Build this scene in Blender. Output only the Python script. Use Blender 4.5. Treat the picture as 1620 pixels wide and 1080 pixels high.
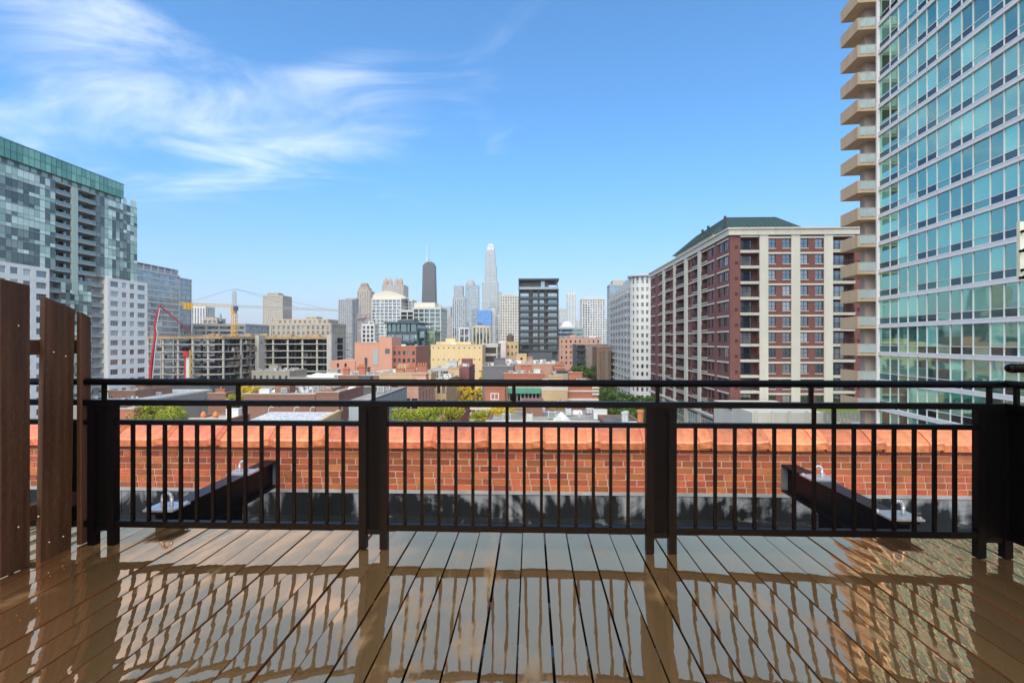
import bpy, math, random
import numpy as np
from mathutils import Vector, Matrix
R = math.radians
for o in list(bpy.data.objects): bpy.data.objects.remove(o)
scene = bpy.context.scene
col = scene.collection
# ------------------------------------------------------------------ camera
TH = R(2.1); F = 820.0; H = 32.0; DZ = H - 1.32          # yaw, focal length in photo pixels, eye height, deck height
cam_d = bpy.data.cameras.new('camera'); cam = bpy.data.objects.new('camera', cam_d); col.objects.link(cam)
cam.location = (0, 0, H); cam.rotation_euler = (R(90), 0, TH)
cam_d.sensor_width = 36; cam_d.lens = F / 1620 * 36; cam_d.clip_start = .05; cam_d.clip_end = 20000
cam_d.shift_y = 0.0
scene.camera = cam
# ------------------------------------------------------------------ light and sky
SUN_EL, SUN_AZ = 50, 186            # azimuth clockwise from +Y (the way the terrace looks)
w = bpy.data.worlds.new('World'); scene.world = w; w.use_nodes = True
nt = w.node_tree; nt.nodes.clear()
def N(t, typ, **kw):
    n = t.nodes.new(typ)
    for k, v in kw.items(): setattr(n, k, v)
    return n
def L(t, a, b): t.links.new(a, b)
def math_(t, op, a, b=None, c=None, clamp=False):
    n = N(t, 'ShaderNodeMath', operation=op, use_clamp=clamp)
    for i, v in enumerate((a, b, c)):
        if v is None: continue
        if isinstance(v, (int, float)): n.inputs[i].default_value = v
        else: L(t, v, n.inputs[i])
    return n.outputs[0]
def mixc(t, fac, a, b, blend='MIX'):
    n = N(t, 'ShaderNodeMix', data_type='RGBA', blend_type=blend)
    for s, v in ((n.inputs[0], fac), (n.inputs[6], a), (n.inputs[7], b)):
        if isinstance(v, (int, float)): s.default_value = v
        elif isinstance(v, tuple): s.default_value = (*v[:3], 1)
        else: L(t, v, s)
    return n.outputs[2]
sky = N(nt, 'ShaderNodeTexSky', sky_type='NISHITA', sun_disc=False)
sky.sun_elevation = R(SUN_EL); sky.sun_rotation = R(SUN_AZ); sky.altitude = 200
sky.air_density = 1.0; sky.dust_density = 1.2; sky.ozone_density = 2.0
tc = N(nt, 'ShaderNodeTexCoord'); sep = N(nt, 'ShaderNodeSeparateXYZ'); L(nt, tc.outputs['Generated'], sep.inputs[0])
sx, sy, sz = sep.outputs
hr = N(nt, 'ShaderNodeMapRange'); L(nt, sz, hr.inputs[0]); hr.inputs[1].default_value = 0.0; hr.inputs[2].default_value = .30
skyc = mixc(nt, 1.0, sky.outputs[0], mixc(nt, hr.outputs[0], (0.76, 0.80, 0.96), (0.52, 1.14, 1.50)), 'MULTIPLY')
# thin high clouds: noise on a flat layer far overhead, denser in some patches of the sky
hz_ = math_(nt, 'ADD', math_(nt, 'MAXIMUM', sz, 0.0), 0.10)
cu = math_(nt, 'DIVIDE', sx, hz_); cv = math_(nt, 'DIVIDE', sy, hz_)
cmb = N(nt, 'ShaderNodeCombineXYZ'); L(nt, cu, cmb.inputs[0]); L(nt, cv, cmb.inputs[1])
mp = N(nt, 'ShaderNodeMapping'); L(nt, cmb.outputs[0], mp.inputs[0])
mp.inputs['Rotation'].default_value = (0, 0, R(24)); mp.inputs['Scale'].default_value = (0.72, 1.0, 1)
nz = N(nt, 'ShaderNodeTexNoise'); L(nt, mp.outputs[0], nz.inputs[0])
nz.inputs['Scale'].default_value = 2.1; nz.inputs['Detail'].default_value = 11; nz.inputs['Roughness'].default_value = .63; nz.inputs['Distortion'].default_value = 1.1
dn = N(nt, 'ShaderNodeTexNoise'); L(nt, tc.outputs['Generated'], dn.inputs[0]); dn.inputs['Scale'].default_value = 1.2; dn.inputs['Detail'].default_value = 1
patch = 0.0
def blob(px, py, rx, ry, amp, rot=0):
    a = (px - 810) / F; e = (540.5 - py) / F
    d = Vector((-math.sin(TH) + math.cos(TH) * a, math.cos(TH) + math.sin(TH) * a, e))
    u0, v0 = d.x / d.y, d.z / d.y
    yy = math_(nt, 'MAXIMUM', sy, 0.05)
    du = math_(nt, 'SUBTRACT', math_(nt, 'DIVIDE', sx, yy), u0); dv = math_(nt, 'SUBTRACT', math_(nt, 'DIVIDE', sz, yy), v0)
    c, s = math.cos(R(rot)), math.sin(R(rot))
    ru = math_(nt, 'ADD', math_(nt, 'MULTIPLY', du, c), math_(nt, 'MULTIPLY', dv, s))
    rv = math_(nt, 'SUBTRACT', math_(nt, 'MULTIPLY', dv, c), math_(nt, 'MULTIPLY', du, s))
    q = math_(nt, 'ADD', math_(nt, 'POWER', math_(nt, 'ABSOLUTE', math_(nt, 'MULTIPLY', ru, F / rx)), 2.0),
              math_(nt, 'POWER', math_(nt, 'ABSOLUTE', math_(nt, 'MULTIPLY', rv, F / ry)), 2.0))
    return math_(nt, 'MULTIPLY', math_(nt, 'EXPONENT', math_(nt, 'MULTIPLY', q, -1.0)), amp)
tot = None
for b in ((190, 30, 150, 42, .26, -8), (190, 125, 200, 75, .36, -12), (505, 125, 130, 40, .34, 12), (430, 250, 190, 50, .28, 8),
          (250, 215, 330, 80, .24, 0), (600, 190, 190, 80, .14, 20), (860, 40, 190, 34, .10, 10), (60, 60, 120, 160, .14, 0), (1150, 80, 260, 200, -.25, 0)):
    o = blob(*b); tot = o if tot is None else math_(nt, 'ADD', tot, o)
behind = math_(nt, 'MULTIPLY', math_(nt, 'SUBTRACT', 0.25, sy, clamp=True), 1.0, clamp=True)
tot = math_(nt, 'ADD', tot, math_(nt, 'MULTIPLY', behind, 0.5))  # cloud thickened out of view behind the camera, added to whiten the fill light
cl = math_(nt, 'ADD', math_(nt, 'MULTIPLY', math_(nt, 'SUBTRACT', nz.outputs[0], 0.525), 1.7), math_(nt, 'MULTIPLY', tot, 1.35))
clm = N(nt, 'ShaderNodeMapRange', interpolation_type='SMOOTHSTEP'); L(nt, cl, clm.inputs[0])
clm.inputs[1].default_value = .05; clm.inputs[2].default_value = 1.15; clm.inputs[3].default_value = 0; clm.inputs[4].default_value = .80
fin = mixc(nt, clm.outputs[0], skyc, (7.2, 7.7, 8.4))
bg = N(nt, 'ShaderNodeBackground'); L(nt, fin, bg.inputs[0]); bg.inputs[1].default_value = 0.050
wo = N(nt, 'ShaderNodeOutputWorld'); L(nt, bg.outputs[0], wo.inputs[0])
sd = bpy.data.lights.new('sun', 'SUN'); sun = bpy.data.objects.new('sun', sd); col.objects.link(sun)
sd.energy = 1.5; sd.angle = R(80); sd.color = (1, .87, .70)
sdir = Vector((math.sin(R(SUN_AZ)) * math.cos(R(SUN_EL)), math.cos(R(SUN_AZ)) * math.cos(R(SUN_EL)), math.sin(R(SUN_EL))))
sun.rotation_euler = (-sdir).to_track_quat('-Z', 'Y').to_euler(); sun.location = (0, -20, 80)
vs = scene.view_settings; vs.view_transform = 'Standard'; vs.look = 'None'; vs.gamma = 1; vs.exposure = 1.85; vs.use_curve_mapping = False
scene.render.engine = 'CYCLES'
scene.cycles.max_bounces = 8; scene.cycles.glossy_bounces = 4; scene.cycles.diffuse_bounces = 3; scene.cycles.volume_bounces = 0
# ------------------------------------------------------------------ photo pixel -> place
SN, CS = math.sin(TH), math.cos(TH)
def _d(px): a = (px - 810) / F; return -SN + CS * a, CS + SN * a
def XY(px, Y): dx, dy = _d(px); return Y * dx / dy                       # X where the pixel's ray meets the plane at Y
def ZY(py, px, Y): dx, dy = _d(px); return H + (540.5 - py) / F * Y / dy
def YX(px, X): dx, dy = _d(px); return X / dx * dy                       # Y where it meets the plane at X
def ZX(py, px, X): dx, dy = _d(px); return H + (540.5 - py) / F * X / dx
def camp(xc, zc): return (xc * CS - zc * SN, xc * SN + zc * CS)          # camera right/forward -> X, Y
# ------------------------------------------------------------------ materials
MATS = {}
def mat(name, c, rough=.7, var=.12, scale=.6, metal=0, spec=.5, bump=0, bscale=20, rand=0, coat=0, streak=0, brick=None, c2=None, island=0, ss=1.0):
    if name in MATS: return MATS[name]
    m = bpy.data.materials.new(name); m.use_nodes = True; t = m.node_tree; b = t.nodes['Principled BSDF']; MATS[name] = m
    tcn = N(t, 'ShaderNodeTexCoord'); co = tcn.outputs['Object']
    base = None
    if brick:
        s = N(t, 'ShaderNodeSeparateXYZ'); L(t, co, s.inputs[0]); cb = N(t, 'ShaderNodeCombineXYZ')
        L(t, math_(t, 'ADD', s.outputs[0], s.outputs[1]), cb.inputs[0]); L(t, s.outputs[2], cb.inputs[1])
        bt = N(t, 'ShaderNodeTexBrick'); L(t, cb.outputs[0], bt.inputs[0])
        bt.inputs['Color1'].default_value = (*c, 1); bt.inputs['Color2'].default_value = (*(c2 or tuple(x * .72 for x in c)), 1)
        bt.inputs['Mortar'].default_value = (*tuple(min(1, x * 1.2 + .05) for x in c), 1)
        bt.inputs['Scale'].default_value = brick; bt.inputs['Mortar Size'].default_value = .012; bt.inputs['Brick Width'].default_value = .22; bt.inputs['Row Height'].default_value = .075
        base = bt.outputs[0]
    else:
        rg = N(t, 'ShaderNodeRGB'); rg.outputs[0].default_value = (*c, 1); base = rg.outputs[0]
        if c2:
            n2 = N(t, 'ShaderNodeTexNoise'); L(t, co, n2.inputs[0]); n2.inputs['Scale'].default_value = scale * 2.3; n2.inputs['Detail'].default_value = 6; n2.inputs['Roughness'].default_value = .65
            mr = N(t, 'ShaderNodeMapRange'); L(t, n2.outputs[0], mr.inputs[0]); mr.inputs[1].default_value = .42; mr.inputs[2].default_value = .6
            base = mixc(t, mr.outputs[0], base, c2)
    if var:
        n1 = N(t, 'ShaderNodeTexNoise'); L(t, co, n1.inputs[0]); n1.inputs['Scale'].default_value = scale; n1.inputs['Detail'].default_value = 7; n1.inputs['Roughness'].default_value = .6
        f = math_(t, 'ADD', math_(t, 'MULTIPLY', math_(t, 'SUBTRACT', n1.outputs[0], .5), var * 4), 1.0)
        if streak:
            mp_ = N(t, 'ShaderNodeMapping'); L(t, co, mp_.inputs[0]); mp_.inputs['Scale'].default_value = (1.3 * ss, 1.3 * ss, .06 * ss)
            n3 = N(t, 'ShaderNodeTexNoise'); L(t, mp_.outputs[0], n3.inputs[0]); n3.inputs['Scale'].default_value = 1.0; n3.inputs['Detail'].default_value = 5
            f = math_(t, 'MULTIPLY', f, math_(t, 'ADD', math_(t, 'MULTIPLY', math_(t, 'SUBTRACT', n3.outputs[0], .5), streak * 3), 1.0))
        cb2 = N(t, 'ShaderNodeCombineColor')
        for i in range(3): L(t, f, cb2.inputs[i])
        base = mixc(t, 1.0, base, cb2.outputs[0], 'MULTIPLY')
    if rand or island:
        src = N(t, 'ShaderNodeObjectInfo').outputs['Random'] if rand else N(t, 'ShaderNodeNewGeometry').outputs['Random Per Island']
        hsv = N(t, 'ShaderNodeHueSaturation'); L(t, base, hsv.inputs['Color'])
        k = rand or island
        L(t, math_(t, 'ADD', math_(t, 'MULTIPLY', math_(t, 'SUBTRACT', src, .5), 2 * k), 1.0), hsv.inputs['Value'])
        r2 = math_(t, 'FRACT', math_(t, 'MULTIPLY', src, 17.31))
        L(t, math_(t, 'ADD', math_(t, 'MULTIPLY', math_(t, 'SUBTRACT', r2, .5), .06 * k), .5), hsv.inputs['Hue'])
        base = hsv.outputs[0]
    L(t, base, b.inputs['Base Color'])
    b.inputs['Roughness'].default_value = rough; b.inputs['Metallic'].default_value = metal; b.inputs['Specular IOR Level'].default_value = spec
    if coat: b.inputs['Coat Weight'].default_value = coat; b.inputs['Coat Roughness'].default_value = .06
    if bump:
        nb = N(t, 'ShaderNodeTexNoise'); L(t, co, nb.inputs[0]); nb.inputs['Scale'].default_value = bscale; nb.inputs['Detail'].default_value = 6
        bp = N(t, 'ShaderNodeBump'); bp.inputs['Strength'].default_value = bump; bp.inputs['Distance'].default_value = .02; L(t, nb.outputs[0], bp.inputs['Height']); L(t, bp.outputs[0], b.inputs['Normal'])
    return m
def glass(name, dark, pale, refl, p_pale=.35, fac=.45, island=False, rough=.03, cell=None, wav=0, vr=.35):
    """window glass: dark room or pale blind behind, sky and city mirrored on top"""
    if name in MATS: return MATS[name]
    m = bpy.data.materials.new(name); m.use_nodes = True; t = m.node_tree; t.nodes.clear(); MATS[name] = m
    if cell:
        tcn = N(t, 'ShaderNodeTexCoord'); sn = N(t, 'ShaderNodeVectorMath', operation='DIVIDE'); L(t, tcn.outputs['Object'], sn.inputs[0]); sn.inputs[1].default_value = cell
        fl = N(t, 'ShaderNodeVectorMath', operation='FLOOR'); L(t, sn.outputs[0], fl.inputs[0])
        wn = N(t, 'ShaderNodeTexWhiteNoise'); L(t, fl.outputs[0], wn.inputs[0]); src = wn.outputs[0]
    elif island: src = N(t, 'ShaderNodeNewGeometry').outputs['Random Per Island']
    else: src = N(t, 'ShaderNodeObjectInfo').outputs['Random']
    r = N(t, 'ShaderNodeMapRange'); L(t, src, r.inputs[0]); r.inputs[1].default_value = 1 - p_pale - .18; r.inputs[2].default_value = 1 - p_pale + .18
    c = mixc(t, r.outputs[0], dark, pale)
    r2 = math_(t, 'FRACT', math_(t, 'MULTIPLY', src, 23.7))
    hs = N(t, 'ShaderNodeHueSaturation'); L(t, c, hs.inputs['Color']); L(t, math_(t, 'ADD', math_(t, 'MULTIPLY', r2, 2 * vr), 1 - vr), hs.inputs['Value'])
    df = N(t, 'ShaderNodeBsdfDiffuse'); L(t, hs.outputs[0], df.inputs[0])
    gl = N(t, 'ShaderNodeBsdfGlossy'); gl.inputs[0].default_value = (*refl, 1); gl.inputs['Roughness'].default_value = rough
    if wav:
        tcn = N(t, 'ShaderNodeTexCoord'); nb = N(t, 'ShaderNodeTexNoise'); L(t, tcn.outputs['Object'], nb.inputs[0]); nb.inputs['Scale'].default_value = .55; nb.inputs['Detail'].default_value = 1
        oi = N(t, 'ShaderNodeObjectInfo'); nb.noise_dimensions = '4D'; L(t, math_(t, 'MULTIPLY', oi.outputs['Random'], 30.0), nb.inputs['W'])
        bp = N(t, 'ShaderNodeBump'); bp.inputs['Strength'].default_value = wav; bp.inputs['Distance'].default_value = .05; L(t, nb.outputs[0], bp.inputs['Height']); L(t, bp.outputs[0], gl.inputs['Normal'])
    fr = N(t, 'ShaderNodeFresnel'); fr.inputs[0].default_value = 1.5
    fm = math_(t, 'ADD', math_(t, 'MULTIPLY', fr.outputs[0], 1 - fac), fac, clamp=True)
    mx = N(t, 'ShaderNodeMixShader'); L(t, fm, mx.inputs[0]); L(t, df.outputs[0], mx.inputs[1]); L(t, gl.outputs[0], mx.inputs[2])
    out = N(t, 'ShaderNodeOutputMaterial'); L(t, mx.outputs[0], out.inputs[0])
    return m
# ------------------------------------------------------------------ mesh helpers
class MB:
    def __init__(s): s.v = []; s.f = []; s.m = []
    def quad(s, a, b, c, d, m=0):
        n = len(s.v); s.v += [a, b, c, d]; s.f.append((n, n + 1, n + 2, n + 3)); s.m.append(m)
    def poly(s, pts, m=0):
        n = len(s.v); s.v += list(pts); s.f.append(tuple(range(n, n + len(pts)))); s.m.append(m)
    def hexa(s, p, m=0):      # p: 4 bottom (ccw) + 4 top
        n = len(s.v); s.v += list(p)
        for q in ((3, 2, 1, 0), (4, 5, 6, 7), (0, 1, 5, 4), (1, 2, 6, 5), (2, 3, 7, 6), (3, 0, 4, 7)):
            s.f.append(tuple(n + i for i in q)); s.m.append(m)
    def box(s, x0, x1, y0, y1, z0, z1, m=0):
        s.hexa([(x0, y0, z0), (x1, y0, z0), (x1, y1, z0), (x0, y1, z0), (x0, y0, z1), (x1, y0, z1), (x1, y1, z1), (x0, y1, z1)], m)
    def obox(s, O, u, u0, u1, n0, n1, z0, z1, m=0):   # in a facade's frame: u along it, n outward
        ux, uy = u; nx, ny = uy, -ux
        P = lambda a, b, z: (O[0] + ux * a + nx * b, O[1] + uy * a + ny * b, z)
        s.hexa([P(u0, n1, z0), P(u1, n1, z0), P(u1, n0, z0), P(u0, n0, z0), P(u0, n1, z1), P(u1, n1, z1), P(u1, n0, z1), P(u0, n0, z1)], m)
    def tube(s, p0, p1, r0, r1=None, k=8, m=0, cap=True):
        r1 = r0 if r1 is None else r1
        a = Vector(p0); b = Vector(p1); d = (b - a)
        if d.length < 1e-6: return
        d.normalize(); x = d.orthogonal().normalized(); y = d.cross(x); n = len(s.v)
        for c, r in ((a, r0), (b, r1)):
            for i in range(k):
                q = 2 * math.pi * i / k; s.v.append(tuple(c + x * (r * math.cos(q)) + y * (r * math.sin(q))))
        for i in range(k):
            j = (i + 1) % k; s.f.append((n + i, n + j, n + k + j, n + k + i)); s.m.append(m)
        if cap: s.f.append(tuple(n + i for i in range(k))[::-1]); s.m.append(m); s.f.append(tuple(n + k + i for i in range(k))); s.m.append(m)
    def path(s, pts, r, k=8, m=0):
        for a, b in zip(pts, pts[1:]): s.tube(a, b, r, r, k, m)
    def lathe(s, cx, cy, prof, k=16, m=0):
        n = len(s.v)
        for r, z in prof:
            for i in range(k): q = 2 * math.pi * i / k; s.v.append((cx + r * math.cos(q), cy + r * math.sin(q), z))
        for j in range(len(prof) - 1):
            for i in range(k): i2 = (i + 1) % k; s.f.append((n + j * k + i, n + j * k + i2, n + (j + 1) * k + i2, n + (j + 1) * k + i)); s.m.append(m)
        s.f.append(tuple(n + (len(prof) - 1) * k + i for i in range(k))); s.m.append(m)
    def prism(s, pts, z0, z1, m=0):
        k = len(pts); n = len(s.v); s.v += [(x, y, z0) for x, y in pts] + [(x, y, z1) for x, y in pts]
        s.f.append(tuple(n + i for i in range(k))[::-1]); s.m.append(m); s.f.append(tuple(n + k + i for i in range(k))); s.m.append(m)
        for i in range(k): j = (i + 1) % k; s.f.append((n + i, n + j, n + k + j, n + k + i)); s.m.append(m)
    def mesh(s, name, mats, smooth=False):
        me = bpy.data.meshes.new(name); me.from_pydata(s.v, [], s.f)
        for m in (mats if isinstance(mats, (list, tuple)) else [mats]): me.materials.append(m)
        if any(s.m): me.polygons.foreach_set('material_index', s.m)
        if smooth: me.polygons.foreach_set('use_smooth', [True] * len(me.polygons))
        me.update(); return me
    def build(s, name, mats, parent=None, smooth=False):
        return put(s.mesh(name, mats, smooth), name, parent)
def put(me, name, parent=None, loc=None, rz=0, rot=None):
    o = bpy.data.objects.new(name, me); col.objects.link(o)
    if loc is not None: o.location = loc
    if rot is not None: o.rotation_euler = rot
    elif rz: o.rotation_euler = (0, 0, rz)
    if parent is not None:
        o.parent = parent; o.matrix_parent_inverse = INV[parent.name]
    if o.name not in INV:
        INV[o.name] = (Matrix.LocRotScale(o.location, o.rotation_euler, o.scale)).inverted() if parent is None else None
    if parent is not None:
        # world matrix of a part = basis (parents are only moved, their inverse cancels)
        INV[o.name] = Matrix.LocRotScale(o.location, o.rotation_euler, o.scale).inverted()
    return o
INV = {}
def tag(o, label=None, cat=None, group=None, kind=None):
    if label: o['label'] = label
    if cat: o['category'] = cat
    if group: o['group'] = group
    if kind: o['kind'] = kind
    return o
def thing(name, label, cat, loc=(0, 0, 0), group=None):
    o = bpy.data.objects.new(name, None); col.objects.link(o); o.location = loc; o.empty_display_size = .5
    INV[o.name] = Matrix.Translation(loc).inverted()
    return tag(o, label, cat, group)
def struct(name, mb, m, parent=None):
    return tag(mb.build(name, m, parent), kind='structure') if parent is None else mb.build(name, m, parent)
rnd = random.Random(11)
# ------------------------------------------------------------------ palette
M_asph = mat('asphalt', (.055, .055, .058), .85, .2, .3)
M_pave = mat('paving', (.30, .29, .27), .85, .15, .4)
M_ground = mat('city_ground', (.12, .12, .11), .9, .2, .02)
M_black = mat('black_paint', (.0022, .0021, .0024), .36, .25, 6, spec=.09, bump=.06, bscale=60)
M_black2 = mat('black_panel', (.0018, .0018, .002), .5, .25, 4, spec=.06, bump=.05, bscale=40)
M_steel = mat('galvanised_steel', (.55, .56, .57), .35, .2, 20, metal=.7)
M_coping = mat('terracotta_glazed', (.60, .19, .078), .38, .26, 5, spec=.5, coat=.25, rand=.2, bump=.25, bscale=22, c2=(.45, .13, .055))
M_brick = mat('wall_brick', (.46, .115, .036), .62, .28, 7, rand=.34, bump=.35, bscale=70, c2=(.36, .085, .03))
M_mortar = mat('mortar', (.56, .34, .25), .9, .25, 7, bump=.2, bscale=90)
M_beam = mat('black_beam_paint', (.007, .0075, .009), .33, .35, 5, spec=.12, bump=.1, bscale=18)
M_fence = mat('dark_stained_wood', (.066, .031, .0155), .55, .14, 2.5, spec=.3, bump=.3, bscale=30, rand=.12, streak=.75, ss=16)
M_white = mat('white_paint', (.72, .71, .68), .6, .06, .5)
M_screw = mat('screw_head', (.75, .75, .74), .3, 0, metal=.5)

def tar_material():
    m = bpy.data.materials.new('tarred_flashing'); m.use_nodes = True; t = m.node_tree; b = t.nodes['Principled BSDF']
    tcn = N(t, 'ShaderNodeTexCoord'); co = tcn.outputs['Object']
    n1 = N(t, 'ShaderNodeTexNoise'); L(t, co, n1.inputs[0]); n1.inputs['Scale'].default_value = 1.9; n1.inputs['Detail'].default_value = 8; n1.inputs['Roughness'].default_value = .62; n1.inputs['Distortion'].default_value = .9
    mp_ = N(t, 'ShaderNodeMapping'); L(t, co, mp_.inputs[0]); mp_.inputs['Scale'].default_value = (9, 3, 1.2)
    n2 = N(t, 'ShaderNodeTexNoise'); L(t, mp_.outputs[0], n2.inputs[0]); n2.inputs['Scale'].default_value = 1.3; n2.inputs['Detail'].default_value = 5
    s = N(t, 'ShaderNodeSeparateXYZ'); L(t, co, s.inputs[0])
    zr = N(t, 'ShaderNodeMapRange'); L(t, s.outputs[2], zr.inputs[0]); zr.inputs[1].default_value = DZ - .62; zr.inputs[2].default_value = DZ - .22; zr.inputs[3].default_value = -.13; zr.inputs[4].default_value = .12
    a = math_(t, 'ADD', math_(t, 'ADD', math_(t, 'MULTIPLY', n1.outputs[0], .75), math_(t, 'MULTIPLY', n2.outputs[0], .35)), zr.outputs[0])
    mr = N(t, 'ShaderNodeMapRange'); L(t, a, mr.inputs[0]); mr.inputs[1].default_value = .565; mr.inputs[2].default_value = .67
    cr = mixc(t, mr.outputs[0], (.009, .010, .011), (.26, .265, .27)); L(t, cr, b.inputs['Base Color'])
    b.inputs['Roughness'].default_value = .3
    bp = N(t, 'ShaderNodeBump'); bp.inputs['Strength'].default_value = .5; bp.inputs['Distance'].default_value = .02; L(t, n1.outputs[0], bp.inputs['Height']); L(t, bp.outputs[0], b.inputs['Normal'])
    return m
M_tar = tar_material()
def wet_roof():
    m = bpy.data.materials.new('wet_roof_membrane'); m.use_nodes = True; t = m.node_tree; b = t.nodes['Principled BSDF']
    tcn = N(t, 'ShaderNodeTexCoord'); n1 = N(t, 'ShaderNodeTexNoise'); L(t, tcn.outputs['Object'], n1.inputs[0]); n1.inputs['Scale'].default_value = 1.7; n1.inputs['Detail'].default_value = 7; n1.inputs['Distortion'].default_value = .6
    mr = N(t, 'ShaderNodeMapRange'); L(t, n1.outputs[0], mr.inputs[0]); mr.inputs[1].default_value = .38; mr.inputs[2].default_value = .52; mr.inputs[3].default_value = .02; mr.inputs[4].default_value = .35
    L(t, mr.outputs[0], b.inputs['Roughness']); b.inputs['Base Color'].default_value = (.02, .022, .025, 1); b.inputs['IOR'].default_value = 1.9
    bp = N(t, 'ShaderNodeBump'); bp.inputs['Strength'].default_value = .25; bp.inputs['Distance'].default_value = .02; L(t, n1.outputs[0], bp.inputs['Height']); L(t, bp.outputs[0], b.inputs['Normal'])
    return m
M_roofwet = wet_roof()
def wet_deck():
    """composite boards under a film of rain water: brown board seen through a mirror-like film"""
    m = bpy.data.materials.new('wet_composite_board'); m.use_nodes = True; t = m.node_tree; t.nodes.clear()
    tcn = N(t, 'ShaderNodeTexCoord'); oi = N(t, 'ShaderNodeObjectInfo')
    off = N(t, 'ShaderNodeCombineXYZ'); L(t, math_(t, 'MULTIPLY', oi.outputs['Random'], 37.0), off.inputs[0]); L(t, math_(t, 'MULTIPLY', oi.outputs['Random'], 91.0), off.inputs[1])
    va = N(t, 'ShaderNodeVectorMath', operation='ADD'); L(t, tcn.outputs['Object'], va.inputs[0]); L(t, off.outputs[0], va.inputs[1])
    def noise(scale, det, sc3, rough=.55, vec=None, dist=0):
        mp_ = N(t, 'ShaderNodeMapping'); L(t, vec or va.outputs[0], mp_.inputs[0]); mp_.inputs['Scale'].default_value = sc3
        n = N(t, 'ShaderNodeTexNoise'); L(t, mp_.outputs[0], n.inputs[0]); n.inputs['Scale'].default_value = scale; n.inputs['Detail'].default_value = det; n.inputs['Roughness'].default_value = rough; n.inputs['Distortion'].default_value = dist
        return n.outputs[0]
    grain = noise(3, 8, (14, .8, 1), .65); blot = noise(1.4, 4, (1.5, 1, 1))
    c = mixc(t, grain, (.27, .15, .06), (.40, .245, .115)); c = mixc(t, math_(t, 'MULTIPLY', blot, .55), c, (.31, .19, .085))
    hs = N(t, 'ShaderNodeHueSaturation'); L(t, c, hs.inputs['Color']); L(t, math_(t, 'ADD', math_(t, 'MULTIPLY', oi.outputs['Random'], .3), .85), hs.inputs['Value'])
    geo = N(t, 'ShaderNodeNewGeometry')
    film = math_(t, 'ADD', math_(t, 'MULTIPLY', noise(1.3, 5, (1, 1, 1), .6, geo.outputs['Position'], .7), .62), math_(t, 'MULTIPLY', noise(2.2, 5, (3.2, .7, 1), .65), .38))        # where the film is broken
    fr = N(t, 'ShaderNodeMapRange'); L(t, film, fr.inputs[0]); fr.inputs[1].default_value = .345; fr.inputs[2].default_value = .44
    rip = noise(5, 2, (1.6, .55, 1)); rip2 = noise(26, 3, (1, .6, 1))
    hgt = math_(t, 'ADD', math_(t, 'MULTIPLY', rip, 1.0), math_(t, 'MULTIPLY', rip2, .10))
    bp = N(t, 'ShaderNodeBump'); bp.inputs['Strength'].default_value = .10; bp.inputs['Distance'].default_value = .012; L(t, hgt, bp.inputs['Height'])
    df = N(t, 'ShaderNodeBsdfDiffuse'); L(t, hs.outputs[0], df.inputs[0])
    gl = N(t, 'ShaderNodeBsdfGlossy'); gl.inputs[0].default_value = (1.0, .545, .30, 1); L(t, bp.outputs[0], gl.inputs['Normal'])
    L(t, math_(t, 'SUBTRACT', .22, math_(t, 'MULTIPLY', fr.outputs[0], .208)), gl.inputs['Roughness'])
    frn = N(t, 'ShaderNodeFresnel'); frn.inputs[0].default_value = 1.33
    fac = math_(t, 'ADD', math_(t, 'MULTIPLY', fr.outputs[0], .36), .36)
    fac = math_(t, 'ADD', fac, math_(t, 'MULTIPLY', frn.outputs[0], .9), clamp=True)
    mx = N(t, 'ShaderNodeMixShader'); L(t, fac, mx.inputs[0]); L(t, df.outputs[0], mx.inputs[1]); L(t, gl.outputs[0], mx.inputs[2])
    out = N(t, 'ShaderNodeOutputMaterial'); L(t, mx.outputs[0], out.inputs[0]); return m
M_deck = wet_deck()
# ------------------------------------------------------------------ ground, street
g = MB(); g.quad((-9000, -3000, 0), (9000, -3000, 0), (9000, 14000, 0), (-9000, 14000, 0)); struct('ground', g, M_ground)
g = MB(); g.box(18, 33, 20, 900, .004, .012); g.box(-100, -86, 20, 420, .004, .012); road = struct('road', g, M_asph)
g = MB(); g.box(13.5, 17.99, 20, 900, 0.0, .14); g.box(33.01, 36.5, 20, 900, 0.0, .14); struct('pavement', g, M_pave)
g = MB()
for i in range(40): g.box(25.4, 25.6, 30 + i * 9, 34 + i * 9, .016, .018)
g.build('lane_marking', mat('road_paint', (.75, .73, .62), .7, .1), road)
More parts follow.
